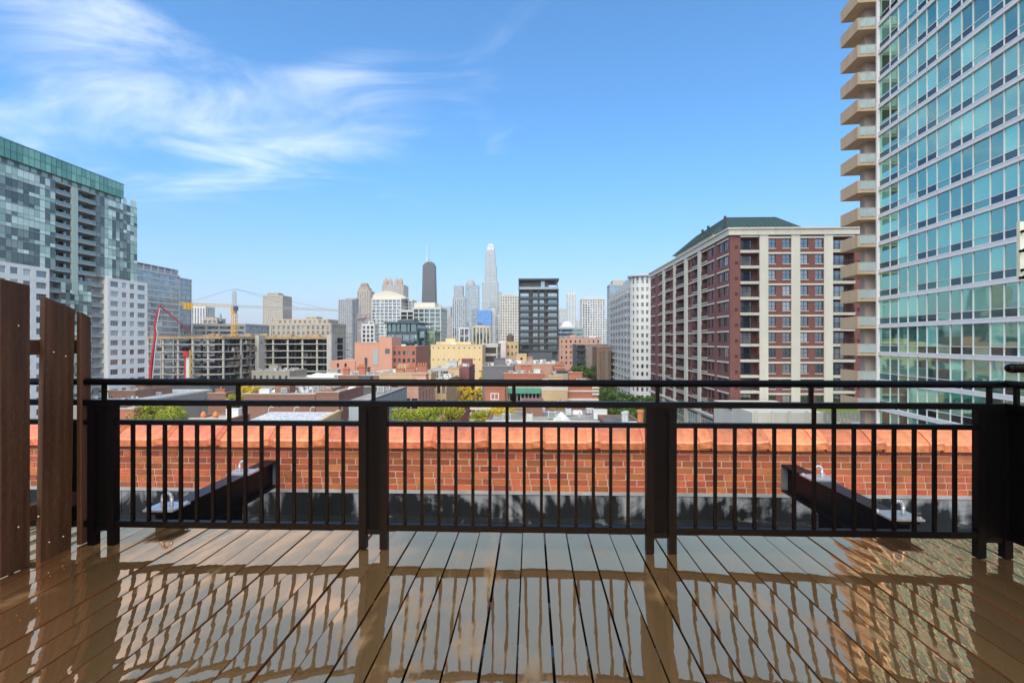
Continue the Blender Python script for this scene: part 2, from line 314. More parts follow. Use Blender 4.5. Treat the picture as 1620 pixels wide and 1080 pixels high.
# ------------------------------------------------------------------ own roof, deck
YR = 3.27                                   # railing line
YP = 5.47                                   # inner face of the brick parapet
RZ = DZ - .56
g = MB(); g.box(-9, 9, -7, YP + .34, 0, RZ); struct('roof', g, M_roofwet)
deck = thing('deck', None, None, (0, 1, DZ)); tag(deck, kind='structure')
PIT = .148
def board_mesh(L_):
    k = 10; w2 = PIT / 2 - .0048; sag = .0009; prof = []
    for i in range(k + 1):
        x = -w2 + 2 * w2 * i / k; e = abs(x) / w2
        z = sag * (1 - e * e) 
        prof.append((x, z))
    v = [(x, y, z) for y in (0, L_) for x, z in prof]; n = len(prof)
    f = [(i, i + 1, n + i + 1, n + i) for i in range(n - 1)]
    c = len(v); e = -.025; zt0 = prof[0][1]
    for q in (((-w2, 0, e), (w2, 0, e), (w2, 0, zt0), (-w2, 0, zt0)), ((w2, L_, e), (-w2, L_, e), (-w2, L_, zt0), (w2, L_, zt0)),
              ((w2, 0, e), (w2, L_, e), (w2, L_, zt0), (w2, 0, zt0)), ((-w2, L_, e), (-w2, 0, e), (-w2, 0, zt0), (-w2, L_, zt0)), ((-w2, L_, e), (w2, L_, e), (w2, 0, e), (-w2, 0, e))):
        f.append(tuple(range(len(v), len(v) + 4))); v += list(q)
    me = bpy.data.meshes.new('board'); me.from_pydata(v, [], f); me.materials.append(M_deck)
    for i, p in enumerate(me.polygons): p.use_smooth = i < n - 1
    me.update(); return me
bm_ = board_mesh(5.28); me_flip = bm_
x0 = XY(827, 3.5) ; x0 = (x0 + .5 * PIT) % PIT
rb = random.Random(5)
for i in range(-32, 32):
    X = x0 + i * PIT
    if X < -4.4 or X > 4.4: continue
    o = put(bm_, 'board', deck, (X, -1.7, DZ - .0012), rot=(rb.uniform(-.0007, .0007), rb.uniform(-.010, .010), rb.uniform(-.0006, .0006)))
g = MB(); g.box(-4.5, 4.5, 3.43, 3.47, DZ - .2, DZ - .03)
for i in range(12): g.box(-4.5, 4.5, -1.6 + i * .42, -1.56 + i * .42, DZ - .2, DZ - .03)
g.box(-4.5, -4.46, -1.55, 3.42, DZ - .22, DZ - .032); g.box(4.46, 4.5, -1.55, 3.42, DZ - .22, DZ - .032)
g.build('joist', mat('dark_joist', (.02, .015, .01), .8, .2), deck)
# ------------------------------------------------------------------ parapet wall of bricks with terracotta coping
par = thing('parapet_wall', 'low orange brick parapet with glazed terracotta coping behind the railing', 'wall', (0, YP + .15, RZ))
cz = H - 1.11; bz = H - 1.575              # brick top and bottom
XL, XR = -8.6, 8.6
g = MB(); g.box(XL, XR, YP + .006, YP + .30, bz - .05, cz); g.build('mortar_core', M_mortar, par)
ch = .0677; bl = .203
def brick_mesh(l):
    b = MB(); h = ch - .0105; e = .002
    b.hexa([(-l / 2 + e, -.0, e), (l / 2 - e, 0, e), (l / 2, .05, 0), (-l / 2, .05, 0), (-l / 2 + e, 0, h - e), (l / 2 - e, 0, h - e), (l / 2, .05, h), (-l / 2, .05, h)])
    return b
bfull = brick_mesh(bl - .011).mesh('brick', M_brick); bhalf = brick_mesh(bl / 2 - .011).mesh('brick', M_brick)
cand = []
for r in range(7):
    z = cz - (r + 1) * ch + .0052
    shift = (bl / 2 if r % 2 else 0) + (r * .013)
    x = XL + shift
    while x < XR - bl:
        half = (r % 6 == 5)
        step = bl / 2 if half and int((x - XL) / bl) % 2 else bl
        cand.append((abs(x - .2), x + step / 2, z, step < .15)); x += step
cand.sort(); rest = MB()
for i, (_, x, z, hf) in enumerate(cand):
    dy = rb.uniform(-.004, .002)
    if i < 300: put(bhalf if hf else bfull, 'brick', par, (x, YP + dy, z))
    else:
        b = brick_mesh((bl / 2 if hf else bl) - .011)
        n = len(rest.v); rest.v += [(vx + x, vy + YP + dy, vz + z) for vx, vy, vz in b.v]; rest.f += [tuple(q + n for q in f_) for f_ in b.f]; rest.m += b.m
tag(rest.build('outer_bricks', mat('wall_brick_far', (.46, .115, .036), .62, .28, 7, island=.34, bump=.35, bscale=70, c2=(.36, .085, .03)), par), kind='stuff')
# coping: camelback tiles with raised collars
def coping_mesh():
    b = MB(); W = .56
    prof = [(-.075, -.012), (-.08, .055), (-.068, .075), (.05, .150), (.13, .178), (.19, .178), (.27, .150), (.385, .075), (.40, .055), (.40, -.012)]
    def ext(xa, xb, grow, sa=1, sb=1):
        n = len(b.v); k = len(prof)
        for x, gr in ((xa, grow * sa), (xb, grow * sb)):
            for y, z in prof: b.v.append((x, y + (gr if y > .16 else -gr), z + gr))
        for i in range(k - 1): b.f.append((n + i, n + i + 1, n + k + i + 1, n + k + i)); b.m.append(0)
        b.f.append(tuple(n + i for i in range(k))); b.m.append(0); b.f.append(tuple(n + k + i for i in range(k))[::-1]); b.m.append(0)
    ext(0, W - .004, 0)
    ext(W - .115, W - .004, .030, .35, 1); ext(W - .0035, W + .030, .030, .85, .15)
    return b
cop = coping_mesh().mesh('coping_tile', M_coping)
i = 0; x = XL + .11
while x < XR - .3:
    put(cop, 'coping_tile', par, (x, YP, cz + rb.uniform(0, .005)), rot=(rb.uniform(-.008, .008), rb.uniform(-.004, .004), 0)); x += .575
g = MB(); g.box(XL, XR, YP - .028, YP + .004, RZ - .02, bz + .0); g.box(XL, XR, YP - .20, YP - .03, RZ - .02, RZ + .035)
for i in range(14): g.box(XL + .5 + i * 1.22, XL + .52 + i * 1.22, YP - .034, YP - .0285, RZ, bz - .01)
g.build('flashing', M_tar, par)
g = MB(); g.box(XL, XR, YP - .040, YP - .0285, bz - .028, bz + .006)
g.build('flashing_bar', mat('dull_metal', (.42, .40, .38), .45, .3, 4, metal=.3), par)
# ------------------------------------------------------------------ I-beams with lifting eyes
def ibeam(label, X, side):
    zt = DZ + .10; y0, y1 = 3.60, 5.25; t = thing('steel_beam', label, 'beam', (X, 4.4, zt - .28))
    g = MB(); g.box(X - .07, X + .07, y0, y1, zt - .016, zt); g.box(X - .07, X + .07, y0, y1, zt - .27, zt - .254); g.box(X - .007, X + .007, y0, y1, zt - .254, zt - .016); g.build('beam_profile', M_beam, t)
    g = MB(); g.box(X - .068, X + .068, y1 + .001, y1 + .012, zt - .268, zt - .002); g.build('end_plate', mat('weathered_plate', (.17, .17, .165), .5, .4, 8), t)
    for y in (3.71, 4.72):
        g = MB(); g.box(X - .11, X + .11, y - .10, y + .10, zt + .001, zt + .014)
        for a in (-.09, .09):
            for b in (-.08, .08): g.tube((X + a, y + b, zt + .014), (X + a, y + b, zt + .026), .012, k=6)
        p = g.build('mounting_plate', M_steel, t)
        g = MB(); pts = [(X - .034, y, zt + .014), (X - .034, y, zt + .075)] + [(X - .034 * math.cos(a), y, zt + .075 + .034 * math.sin(a)) for a in [math.pi * q / 8 for q in range(1, 8)]] + [(X + .034, y, zt + .075), (X + .034, y, zt + .014)]
        g.path(pts, .0125, 8); g.build('lifting_eye', M_steel, p, True)
    g = MB(); g.box(X - .06, X + .06, 4.3, 4.6, RZ, zt - .271); g.build('bearing_block', M_beam, t)
    return t
ibeam('black steel roof beam with lifting eyes on the fence side', XY(437, 5.2) - .07, 1)
ibeam('black steel roof beam with lifting eyes toward the glass tower', XY(1240, 5.2) + .07, -1)
# ------------------------------------------------------------------ railing
rail = thing('railing', 'black metal balcony railing with square balusters along the deck edge', 'railing', (0, YR, DZ))
zt_, zm, z2, zb = DZ + 1.058, DZ + .925, DZ + .797, DZ + .142
legs = [(142, 155, 172, 187), (569, 581, 602, 614), (1021, 1034, 1056, 1070), (1541, 1557, 1582, 1600)]
ext = [(-260 + 0, -247, -228, -214)]
XE0 = -6.2; XC = XY(1592, YR) + .02            # left end out of frame, corner on the right
def part(name, fn, m=M_black):
    b = MB(); fn(b); return b.build(name, m, rail)
def rbar(b, x0, x1, z, h, d): b.box(x0, x1, YR - d / 2, YR + d / 2, z - h / 2, z + h / 2)
def round_bar(b, p0, p1, r): b.tube(p0, p1, r, r, 14)
o = part('handrail', lambda b: round_bar(b, (XE0, YR, zt_), (XC + .03, YR, zt_), .0225)); 
for p in o.data.polygons: p.use_smooth = len(p.vertices) == 4
part('top_rail', lambda b: rbar(b, XE0, XC, zm, .036, .05))
PX = [(XY((a + b) / 2, YR), XY((c + d) / 2, YR)) for a, b, c, d in legs]
PX.insert(0, (PX[0][0] - 1.9, PX[0][1] - 1.9))
for i, (xa, xb) in enumerate(PX):
    for x in (xa, xb):
        part('post', lambda b: b.box(x - .024, x + .024, YR - .024, YR + .024, DZ + .004, zm - .0185))
    part('post_panel', lambda b: (b.box(xa + .0245, xb - .0245, YR - .012, YR + .006, zb - .01, zm - .05), b.box(xa + .0245, xb - .0245, YR - .020, YR + .02, zm - .05, zm - .019), b.box(xa + .0245, xa + .034, YR - .018, YR - .0125, zb, zm - .051), b.box(xb - .034, xb - .0245, YR - .018, YR - .0125, zb, zm - .051)), M_black2)
    for k in range(2): part('bolt', lambda b: b.tube(((xa + xb) / 2, YR - .012, zb + .18 + .42 * k), ((xa + xb) / 2, YR - .0165, zb + .18 + .42 * k), .006, k=8), M_black)
for i in range(len(PX) - 1):
    xa = PX[i][1] + .0245; xb = PX[i + 1][0] - .0245
    part('mid_rail', lambda b: rbar(b, xa, xb, z2, .030, .04)); part('bottom_rail', lambda b: rbar(b, xa, xb, zb, .040, .04))
    n = 14; sp = (xb - xa) / (n + 1) if i else .11
    n = n if i else int((xb - xa) / .112)
    sp = (xb - xa) / (n + 1)
    for k in range(1, n + 1):
        x = xa + sp * k
        part('baluster', lambda b: b.box(x - .0095, x + .0095, YR - .0095, YR + .0095, zb + .0205, z2 - .0155))
    for k in (n // 2, n // 2 + 1):
        x = xa + sp * k; part('spacer', lambda b: b.box(x - .010, x + .010, YR - .010, YR + .010, z2 + .0155, zm - .0185))
for i in range(len(PX)):
    xa, xb = PX[i]; part('bottom_rail', lambda b: rbar(b, xa + .0245, xb - .0245, zb - .028, .034, .03))
for px in (-150, 165, 377, 591, 813, 1040, 1283, 1565):
    x = XY(px, YR); part('handrail_bracket', lambda b: b.box(x - .011, x + .011, YR - .011, YR + .011, zm + .0185, zt_ - .019))
# return of the railing along the deck's side
XS = PX[-1][1] - .028
def side(name, fn, m=M_black): return part(name, fn, m)
yS = -1.4
o = side('handrail', lambda b: round_bar(b, (XS + .03, YR - .001, zt_ + .004), (XS + .03, yS, zt_ + .004), .0225))
side('top_rail', lambda b: b.box(XS + .003, XS + .053, yS, YR - .026, zm - .017, zm + .019))
side('bottom_rail', lambda b: b.box(XS + .01, XS + .05, yS, YR - .03, zb - .02, zb + .02))
side('side_panel', lambda b: b.box(XS + .022, XS + .034, 1.5, YR - .03, zb + .0205, zm - .0175), M_black2)
for k in range(4):
    y = YR - .95 - k * .95
    side('post', lambda b: b.box(XS + .006, XS + .05, y - .024, y + .024, DZ + .004, zm - .0175))
    side('handrail_bracket', lambda b: b.box(XS + .019, XS + .041, y + .3, y + .322, zm + .0195, zt_ - .016))
for k in range(26):
    y = 1.45 - k * .11
    side('baluster', lambda b: b.box(XS + .02, XS + .039, y - .0095, y + .0095, zb + .0205, zm - .0175))
side('handrail_bracket', lambda b: b.box(XS + .019, XS + .041, YR - .08, YR - .058, zm + .0195, zt_ - .016))
# neighbour's higher guard pipe that ends just past the corner
gp = thing('guard_pipe', 'short round black pipe end poking in above the railing corner by the tower', 'pipe', (XY(1600, 4.0), 4.0, DZ - .5))
g = MB(); xg = XY(1601, 4.0); zg = ZY(583, 1601, 4.0); g.tube((xg, 4.0, zg), (xg + 1.4, 4.0, zg), .034, .034, 14); g.build('pipe', M_black, gp, True)
g = MB(); g.tube((xg - .035, 4.0, zg), (xg, 4.0, zg), .026, .037, 14); g.build('pipe_cap', M_black, gp, True)
g = MB(); g.box(xg + .62, xg + .68, 3.97, 4.03, RZ, zg - .034); g.build('post', M_black, gp)
# ------------------------------------------------------------------ leaning board screen on the left
fen = thing('privacy_screen', 'dark stained timber privacy screen of tall uneven boards at the deck edge', 'fence', (-2.95, 3.0, DZ))
XF = -2.93
def fboard(y0, y1, ztop0, ztop1, x0=0, lean=0, zb_=.01, name='screen_board'):
    b = MB(); t = .032; X = XF + x0
    b.hexa([(X - t, y0, DZ + zb_), (X, y0, DZ + zb_), (X, y1, DZ + zb_), (X - t, y1, DZ + zb_),
            (X - t, y0 + lean, DZ + ztop0), (X, y0 + lean, DZ + ztop0), (X, y1 + lean, DZ + ztop1), (X - t, y1 + lean, DZ + ztop1)])
    o = b.build(name, M_fence, fen); bev = o.modifiers.new('b', 'BEVEL'); bev.width = .004; bev.segments = 2; return o
fboard(2.46, 2.70, 1.70, 1.69); fboard(2.76, YX(48, XF), 1.668, 1.648, 0, .0)
fboard(YX(64, XF), YX(113, XF), 1.592, 1.528, 0, .028, .0)
fboard(YX(128.5, XF + .035), YX(144.5, XF + .035), 1.512, 1.478, .035, .0)
for z in (1.285, .30):
    b = MB(); b.box(XF - .085, XF - .0335, 2.4, 3.30, DZ + z - .045, DZ + z + .045); b.build('cross_rail', M_fence, fen)
b = MB(); b.box(XF - .135, XF - .087, 3.17, 3.25, DZ + .005, DZ + 1.27); b.build('screen_post', M_fence, fen)
for y, z in ((2.86, 1.41), (2.99, 1.34), (YX(85, XF), 1.255), (YX(104, XF), 1.228), (2.86, .26), (2.98, .28), (YX(78, XF), .10), (YX(100, XF), .10), (YX(135, XF), .11)):
    b = MB(); b.tube((XF - .001, y, DZ + z), (XF + .003, y, DZ + z), .0048, .003, 8); b.build('screw', M_screw, fen)

hb = thing('hook_board', 'narrow pale board with dark round knobs above the railing corner', 'board', (XY(1622, 3.0), 3.0, DZ))
xh = XY(1613.5, 3.0); b = MB(); b.box(xh, xh + .20, 3.0, 3.02, ZY(443, 1615, 3.0), ZY(351, 1615, 3.0)); b.build('board', mat('pale_green_wood', (.55, .60, .48), .6, .2, 8), hb)
b = MB(); b.box(xh + .15, xh + .19, 3.021, 3.06, DZ + .945, ZY(380, 1615, 3.0)); b.build('stake', M_black, hb)
for py in (367, 398, 428, 440): b = MB(); x_ = xh + (.0 if py in (398, 440) else .008); z_ = ZY(py, 1615, 3.0); b.tube((x_, 2.999, z_), (x_, 2.97, z_), .008, .008, 8); b.tube((x_, 2.97, z_), (x_, 2.955, z_), .014, .010, 10); b.build('knob', M_black, hb)
# ------------------------------------------------------------------ building helpers
def wall_open(mb, O, u, W, z0, z1, ops, depth=.25, m=0, mr=None):
    """a wall face with real openings; ops = [(u0,u1,za,zb[,depth])]"""
    mr = m if mr is None else mr
    ux, uy = u; nx, ny = uy, -ux
    P = lambda a, z, d=0: (O[0] + ux * a - nx * d, O[1] + uy * a - ny * d, z)
    us = sorted({0, W, *[round(q, 4) for o in ops for q in o[:2]]}); zs = sorted({z0, z1, *[round(q, 4) for o in ops for q in o[2:4]]})
    for i in range(len(us) - 1):
        uc = (us[i] + us[i + 1]) / 2; cols = [o for o in ops if o[0] < uc < o[1]]
        run = None
        for j in range(len(zs) - 1):
            zc = (zs[j] + zs[j + 1]) / 2
            solid = not any(o[2] < zc < o[3] for o in cols)
            if solid: run = zs[j] if run is None else run
            if run is not None and (not solid or j == len(zs) - 2):
                e = zs[j + 1] if solid else zs[j]
                mb.quad(P(us[i], run), P(us[i + 1], run), P(us[i + 1], e), P(us[i], e), m); run = None
    for o in ops:
        a, b, c, d = o[:4]; dp = o[4] if len(o) > 4 else depth
        mb.quad(P(a, c), P(b, c), P(b, c, dp), P(a, c, dp), mr); mb.quad(P(a, d, dp), P(b, d, dp), P(b, d), P(a, d), mr)
        mb.quad(P(a, c), P(a, c, dp), P(a, d, dp), P(a, d), mr); mb.quad(P(b, c, dp), P(b, c), P(b, d), P(b, d, dp), mr)
WM = {}
def win_mesh(w_, h, nx, nz, mats, fw=.07, key=''):
    k = (round(w_, 2), round(h, 2), nx, nz, mats[0].name, mats[1].name, fw)
    if k in WM: return WM[k]
    b = MB(); e = .004
    w_ -= e; h -= e
    b.quad((e, .05, e), (w_, .05, e), (w_, .05, h), (e, .05, h), 1)
    b.box(e, w_, 0, .06, e, fw); b.box(e, w_, 0, .06, h - fw, h); b.box(e, fw, .003, .058, fw, h - fw); b.box(w_ - fw, w_, .003, .058, fw, h - fw)
    for i in range(1, nx): x = w_ * i / nx; b.box(x - fw * .4, x + fw * .4, .006, .055, fw, h - fw)
    for i in range(1, nz): z = h * i / nz; b.box(fw, w_ - fw, .009, .052, z - fw * .4, z + fw * .4)
    WM[k] = b.mesh('window', list(mats)); return WM[k]
def window(root, O, u, a, b, c, d, depth, mats, nx=2, nz=1, fw=.07, name='window'):
    ux, uy = u; nx_, ny_ = uy, -ux
    loc = (O[0] + ux * a - nx_ * (depth - .09), O[1] + uy * a - ny_ * (depth - .09), c)
    return put(win_mesh(b - a, d - c, nx, nz, mats, fw), name, root, loc, math.atan2(uy, ux))
def frame_face(mb, O, u, W, z0, z1, bay, st, pw, bh, pd, bd, m=0):
    n = max(1, round(W / bay)); k = max(1, round((z1 - z0) / st))
    for i in range(n + 1):
        c = W * i / n; mb.obox(O, u, c - pw / 2, c + pw / 2, -.05, pd, z0 + .02, z1 - .02, m)
    for j in range(k + 1):
        z = z0 + (z1 - z0) * j / k; mb.obox(O, u, .01, W - .01, -.06, bd, max(z0, z - bh / 2), min(z1, z + bh / 2), m)
def mass(root, x0, x1, y0, y1, z0, z1, wall, glz, bay=3.2, st=3.2, pw=1.1, bh=1.0, pd=.32, bd=.22, faces='flr', cap=1.2, roofm=None):
    """storeyed block: glass core behind real piers and floor bands"""
    g = MB(); g.box(x0, x1, y0, y1, z0, z1); g.build('glazing', glz, root)
    b = MB()
    if 'f' in faces: frame_face(b, (x0, y0), (1, 0), x1 - x0, z0, z1, bay, st, pw, bh, pd, bd)
    if 'r' in faces: frame_face(b, (x1, y0), (0, 1), y1 - y0, z0, z1, bay, st, pw, bh, pd + .013, bd + .011)
    if 'l' in faces: frame_face(b, (x0, y1), (0, -1), y1 - y0, z0, z1, bay, st, pw, bh, pd + .013, bd + .011)
    b.build('facade_frame', wall, root)
    b = MB(); e = pd + .09; b.box(x0 - e, x1 + e, y0 - e, y1 + e, z1 - .5, z1 + cap); b.build('roof', roofm or wall, root)
G_dark = glass('window_dark', (.012, .014, .017), (.35, .36, .36), (.75, .85, .95), .22, .22)
G_far = glass('glazing_far', (.05, .06, .07), (.22, .24, .25), (.8, .88, .95), .3, .20, cell=(2.1, 2.1, 3.1))
G_farlt = glass('glazing_pale', (.16, .18, .19), (.34, .36, .36), (.8, .9, .95), .4, .3, cell=(2.3, 2.3, 3.1))
G_blue = glass('glazing_blue', (.02, .08, .26), (.05, .16, .42), (.35, .6, 1.0), .4, .45, cell=(2.2, 2.2, 3.4))
G_bk = glass('glazing_black', (.006, .008, .010), (.10, .12, .13), (.55, .68, .72), .25, .30, cell=(1.4, 1.4, 3.2))
F_dark = mat('dark_frame', (.02, .02, .022), .4, .1)
F_white = mat('white_frame', (.66, .66, .64), .5, .05)
# ================================================================== brick apartment block across the street
B_red = mat('maroon_brick', (.165, .052, .040), .8, .10, .25, brick=1.0, c2=(.12, .038, .03), streak=.06)
B_cream = mat('cream_concrete', (.60, .57, .47), .75, .05, .3, streak=.10)
B_green = mat('green_metal_roof', (.032, .058, .048), .4, .12, .4)
bb = thing('apartment_block', 'maroon brick apartment block with cream piers and green hipped roof', 'building', (48, 120, 0))
tB = 2.9 * F / 24.75
YB = tB * _d(1155)[1]; XB = XY(1155, YB); XB2 = XY(1366, YB); zP = ZY(363, 1260, YB)
rowz = [ZY(385.7 + 24.72 * i, 1235, YB) for i in range(13)]        # window centres, top floor first
st = rowz[0] - rowz[1]
U = lambda px: XY(px, YB) - XB
wall_b = MB(); ops = []
O = (XB, YB); u = (1, 0); WB = XB2 - XB
rows12 = range(12)
winB = []; balB = []
for z in [rowz[i] for i in rows12]:
    for a, b in ((1215.7, 1227), (1238, 1250.5), (1266, 1278.5), (1289.5, 1301.5)):
        ops.append((U(a), U(b), z - .82, z + .86)); winB.append((0, U(a), U(b), z - .82, z + .86))
    for a, b in ((1171.5, 1200.5), (1317.5, 1351.5)):
        ops.append((U(a), U(b), z - 1.22, z + 1.18, 1.7)); balB.append((0, U(a), U(b), z))
wall_open(wall_b, O, u, WB, 0, zP, ops)
# side facing the street
O2 = (XB, 0); YB2 = YX(1029.5, XB); u2 = (0, -1); O2 = (XB, YB2); W2 = YB2 - YB
V = lambda px: YB2 - YX(px, XB)
sw = [(1144.5, 1151), (1136, 1141.5), (1125.5, 1129.8), (1120, 1124), (1089, 1092), (1093.5, 1096.5), (1060.5, 1063), (1064, 1066.2), (1042.6, 1044.4), (1032.5, 1034.5), (1035.2, 1037)]
sb = [(1110.5, 1119), (1097, 1105), (1069.8, 1083.5), (1053, 1060), (1045.2, 1049)]
ops2 = []
for z in [rowz[i] for i in rows12]:
    for a, b in sw: ops2.append((V(a), V(b), z - .82, z + .86)); winB.append((1, V(a), V(b), z - .82, z + .86))
    for a, b in sb: ops2.append((V(a), V(b), z - 1.22, z + 1.18, 1.7)); balB.append((1, V(a), V(b), z))
wall_open(wall_b, O2, u2, W2, 0, zP, ops2)
wall_b.quad((XB2, YB, 0), (XB2, YB2, 0), (XB2, YB2, zP), (XB2, YB, zP)); wall_b.quad((XB2, YB2, 0), (XB, YB2, 0), (XB, YB2, zP), (XB2, YB2, zP))
for f_, a, b, z in balB:                      # back walls of the balcony recesses
    OO, uu = ((O, u), (O2, u2))[f_]; nx, ny = uu[1], -uu[0]
    P = lambda q, zz, d: (OO[0] + uu[0] * q - nx * d, OO[1] + uu[1] * q - ny * d, zz)
    wall_b.quad(P(a, z - 1.22, 1.7), P(b, z - 1.22, 1.7), P(b, z + 1.18, 1.7), P(a, z + 1.18, 1.7))
wall_b.build('wall', B_red, bb)
for f_, a, b, c, d in winB:
    OO, uu = ((O, u), (O2, u2))[f_]; window(bb, OO, uu, a, b, c, d, .22, (F_dark, G_dark), 2, 2, .06)
BM = {}
def balcony(root, OO, uu, a, b, z, depth=1.62, slabm=B_cream, railm=F_dark, out=.22):
    k = (round(b - a, 1), slabm.name, railm.name, depth)
    if k not in BM:
        w_ = b - a; m_ = MB(); m_.box(-.12, w_ + .12, -out, depth - .05, -.20, 0, 0)
        n = max(5, int(w_ / .22))
        for i in range(n + 1): x = .0 + w_ * i / n; m_.box(x - .016, x + .016, -out + .05, -out + .08, 0.0, 1.0, 1)
        m_.box(-.02, w_ + .02, -out + .04, -out + .09, 1.0, 1.06, 1)
        BM[k] = m_.mesh('balcony', [slabm, railm])
    nx, ny = uu[1], -uu[0]
    return put(BM[k], 'balcony', root, (OO[0] + uu[0] * a, OO[1] + uu[1] * a, z), math.atan2(uu[1], uu[0]))
for f_, a, b, z in balB:
    OO, uu = ((O, u), (O2, u2))[f_]
    balcony(bb, OO, uu, a, b, z - 1.21)
    window(bb, OO, uu, a + .3, a + (b - a) * .78, z - 1.18, z + .95, 1.68, (F_dark, G_dark), 3, 1, .07, 'balcony_door')
for a, b in ((1201, 1214.8), (1251.2, 1265.2), (1303, 1316.8)):
    g = MB(); g.obox(O, u, U(a), U(b), -.02, .22, 0, zP - 1.0); g.build('pier', B_cream, bb)
for a, b in ((1105.6, 1109.8), (1084, 1088.3), (1066.8, 1069.4), (1049.5, 1052.6)):
    g = MB(); g.obox(O2, u2, V(a), V(b), -.02, .30, 0, zP - 1.0); g.build('pier', B_cream, bb)
g = MB(); g.obox(O2, u2, V(1132), V(1134.5), -.02, .2, 0, zP - 1.0); g.build('brick_pilaster', B_red, bb)
g = MB(); g.obox(O2, u2, V(1037.6), V(1040.8), -.02, .2, 0, zP - 1.0); g.build('brick_pilaster', B_red, bb)
for i in rows12:                                                     # lintel bands at every floor
    z = rowz[i] + .95; g = MB()
    for a, b in ((1215, 1251), (1265.4, 1302.8)): g.obox(O, u, U(a), U(b), -.02, .13, z, z + .32)
    for a, b in ((1171, 1200.8), (1317, 1352)): g.obox(O, u, U(a), U(b), -.02, .17, z + .25, z + .50)
    for a, b in ((1134.7, 1153), (1110, 1131.8), (1088.5, 1105), (1069.6, 1083.8), (1052.8, 1066.6), (1041, 1049.3), (1030, 1037.4)): g.obox(O2, u2, V(a), V(b), -.02, .12, z + .02, z + .30)
    g.build('lintel_band', B_cream, bb)
    for a in (1162.5, 1356):
        g = MB(); g.obox(O, u, U(a), U(a + 5), -.02, .05, rowz[i] - .9, rowz[i] - .35); g.build('vent_grille', mat('rust_vent', (.07, .02, .015), .7, .1), bb)
    for a, b in ((1215, 1251), (1265.4, 1302.8)):
        for c, d in ((1215.7, 1227), (1238, 1250.5), (1266, 1278.5), (1289.5, 1301.5)):
            if a <= c < b: g = MB(); g.obox(O, u, U(c) - .05, U(d) + .05, -.02, .09, rowz[i] - .98, rowz[i] - .85); g.build('sill', B_cream, bb)
g = MB(); g.box(XB - .38, XB2 + .38, YB - .38, YB2 + .38, zP - 1.05, zP); g.box(XB - .62, XB2 + .62, YB - .62, YB2 + .62, zP + .001, zP + .28)
for px in (1200, 1251, 1266, 1303, 1317): g.obox(O, u, U(px) - .12, U(px) + .12, .30, .46, zP - 1.1, zP - .05)
g.build('cornice', B_cream, bb)
# penthouse with hipped seamed roof
hx0, hx1, hy0, hy1 = XB + 1.6, XB2 - .6, YB + 15, YX(1064, XB + 1.6); ze, zr = ZX(405, 1066, XB + 1.6), ZY(345.5, 1148, YB + 21)
g = MB(); g.box(hx0 + .6, hx1 - .6, hy0 + .6, hy1 - .6, zP + .28, ze); g.build('penthouse_wall', B_cream, bb)
for i in range(9):
    y = hy0 + 3 + i * 4.0
    if y < hy1 - 3: g = MB(); g.box(hx0 + .54, hx0 + .61, y, y + 1.5, zP + .8, ze - .4); g.build('penthouse_window', G_dark, bb)
g = MB(); rx0, rx1, ry0, ry1 = XY(1148, hy0 + 6), hx1 - 5.5, hy0 + 6, hy1 - 3
A = [(hx0, hy0, ze), (hx1, hy0, ze), (hx1, hy1, ze), (hx0, hy1, ze)]; T = [(rx0, ry0, zr), (rx1, ry0, zr), (rx1, ry1, zr), (rx0, ry1, zr)]
g.poly(A[::-1]); g.poly(T)
for i in range(4): j = (i + 1) % 4; g.quad(A[i], A[j], T[j], T[i])
rf = g.build('hip_roof', B_green, bb)
seam = MB()
def lerp(p, q, t): return tuple(p[i] + (q[i] - p[i]) * t for i in range(3))
for i in range(4):
    j = (i + 1) % 4; Ln = (Vector(A[j]) - Vector(A[i])).length; n = int(Ln / .9)
    for q in range(n + 1):
        t = q / n; foot = Vector(lerp(A[i], A[j], t)); d = (Vector(A[j]) - Vector(A[i])).normalized()
        # run straight up the slope until the hip
        s = t * Ln; off0 = (Vector(T[i]) - Vector(A[i])).dot(d); off1 = Ln - (Vector(T[j]) - Vector(A[i])).dot(d)
        up = (Vector(T[i]) - Vector(A[i])) - d * off0
        f_ = min(1, s / off0 if off0 > 0 else 1, (Ln - s) / off1 if off1 > 0 else 1)
        if f_ > .03: seam.tube(foot + Vector((0, 0, .03)), foot + up * f_ + Vector((0, 0, .03)), .055, .055, 4, cap=False)
for i in range(4): seam.tube(Vector(A[i]) + Vector((0, 0, .05)), Vector(T[i]) + Vector((0, 0, .05)), .12, k=5); seam.tube(Vector(T[i]) + Vector((0, 0, .05)), Vector(T[(i + 1) % 4]) + Vector((0, 0, .05)), .12, k=5)
tag(seam.build('roof_seams', B_green, rf), kind='stuff')
for px, py in ((1111.5, 364), (1120.5, 358), (1147, 342.5)):
    y = YX(px, hx0 + 3.6); g = MB(); g.tube((hx0 + 3.6, y, ze + 1), (hx0 + 3.6, y, ZX(py, px, hx0 + 3.6)), .30, k=8); g.build('flue', F_dark, rf)
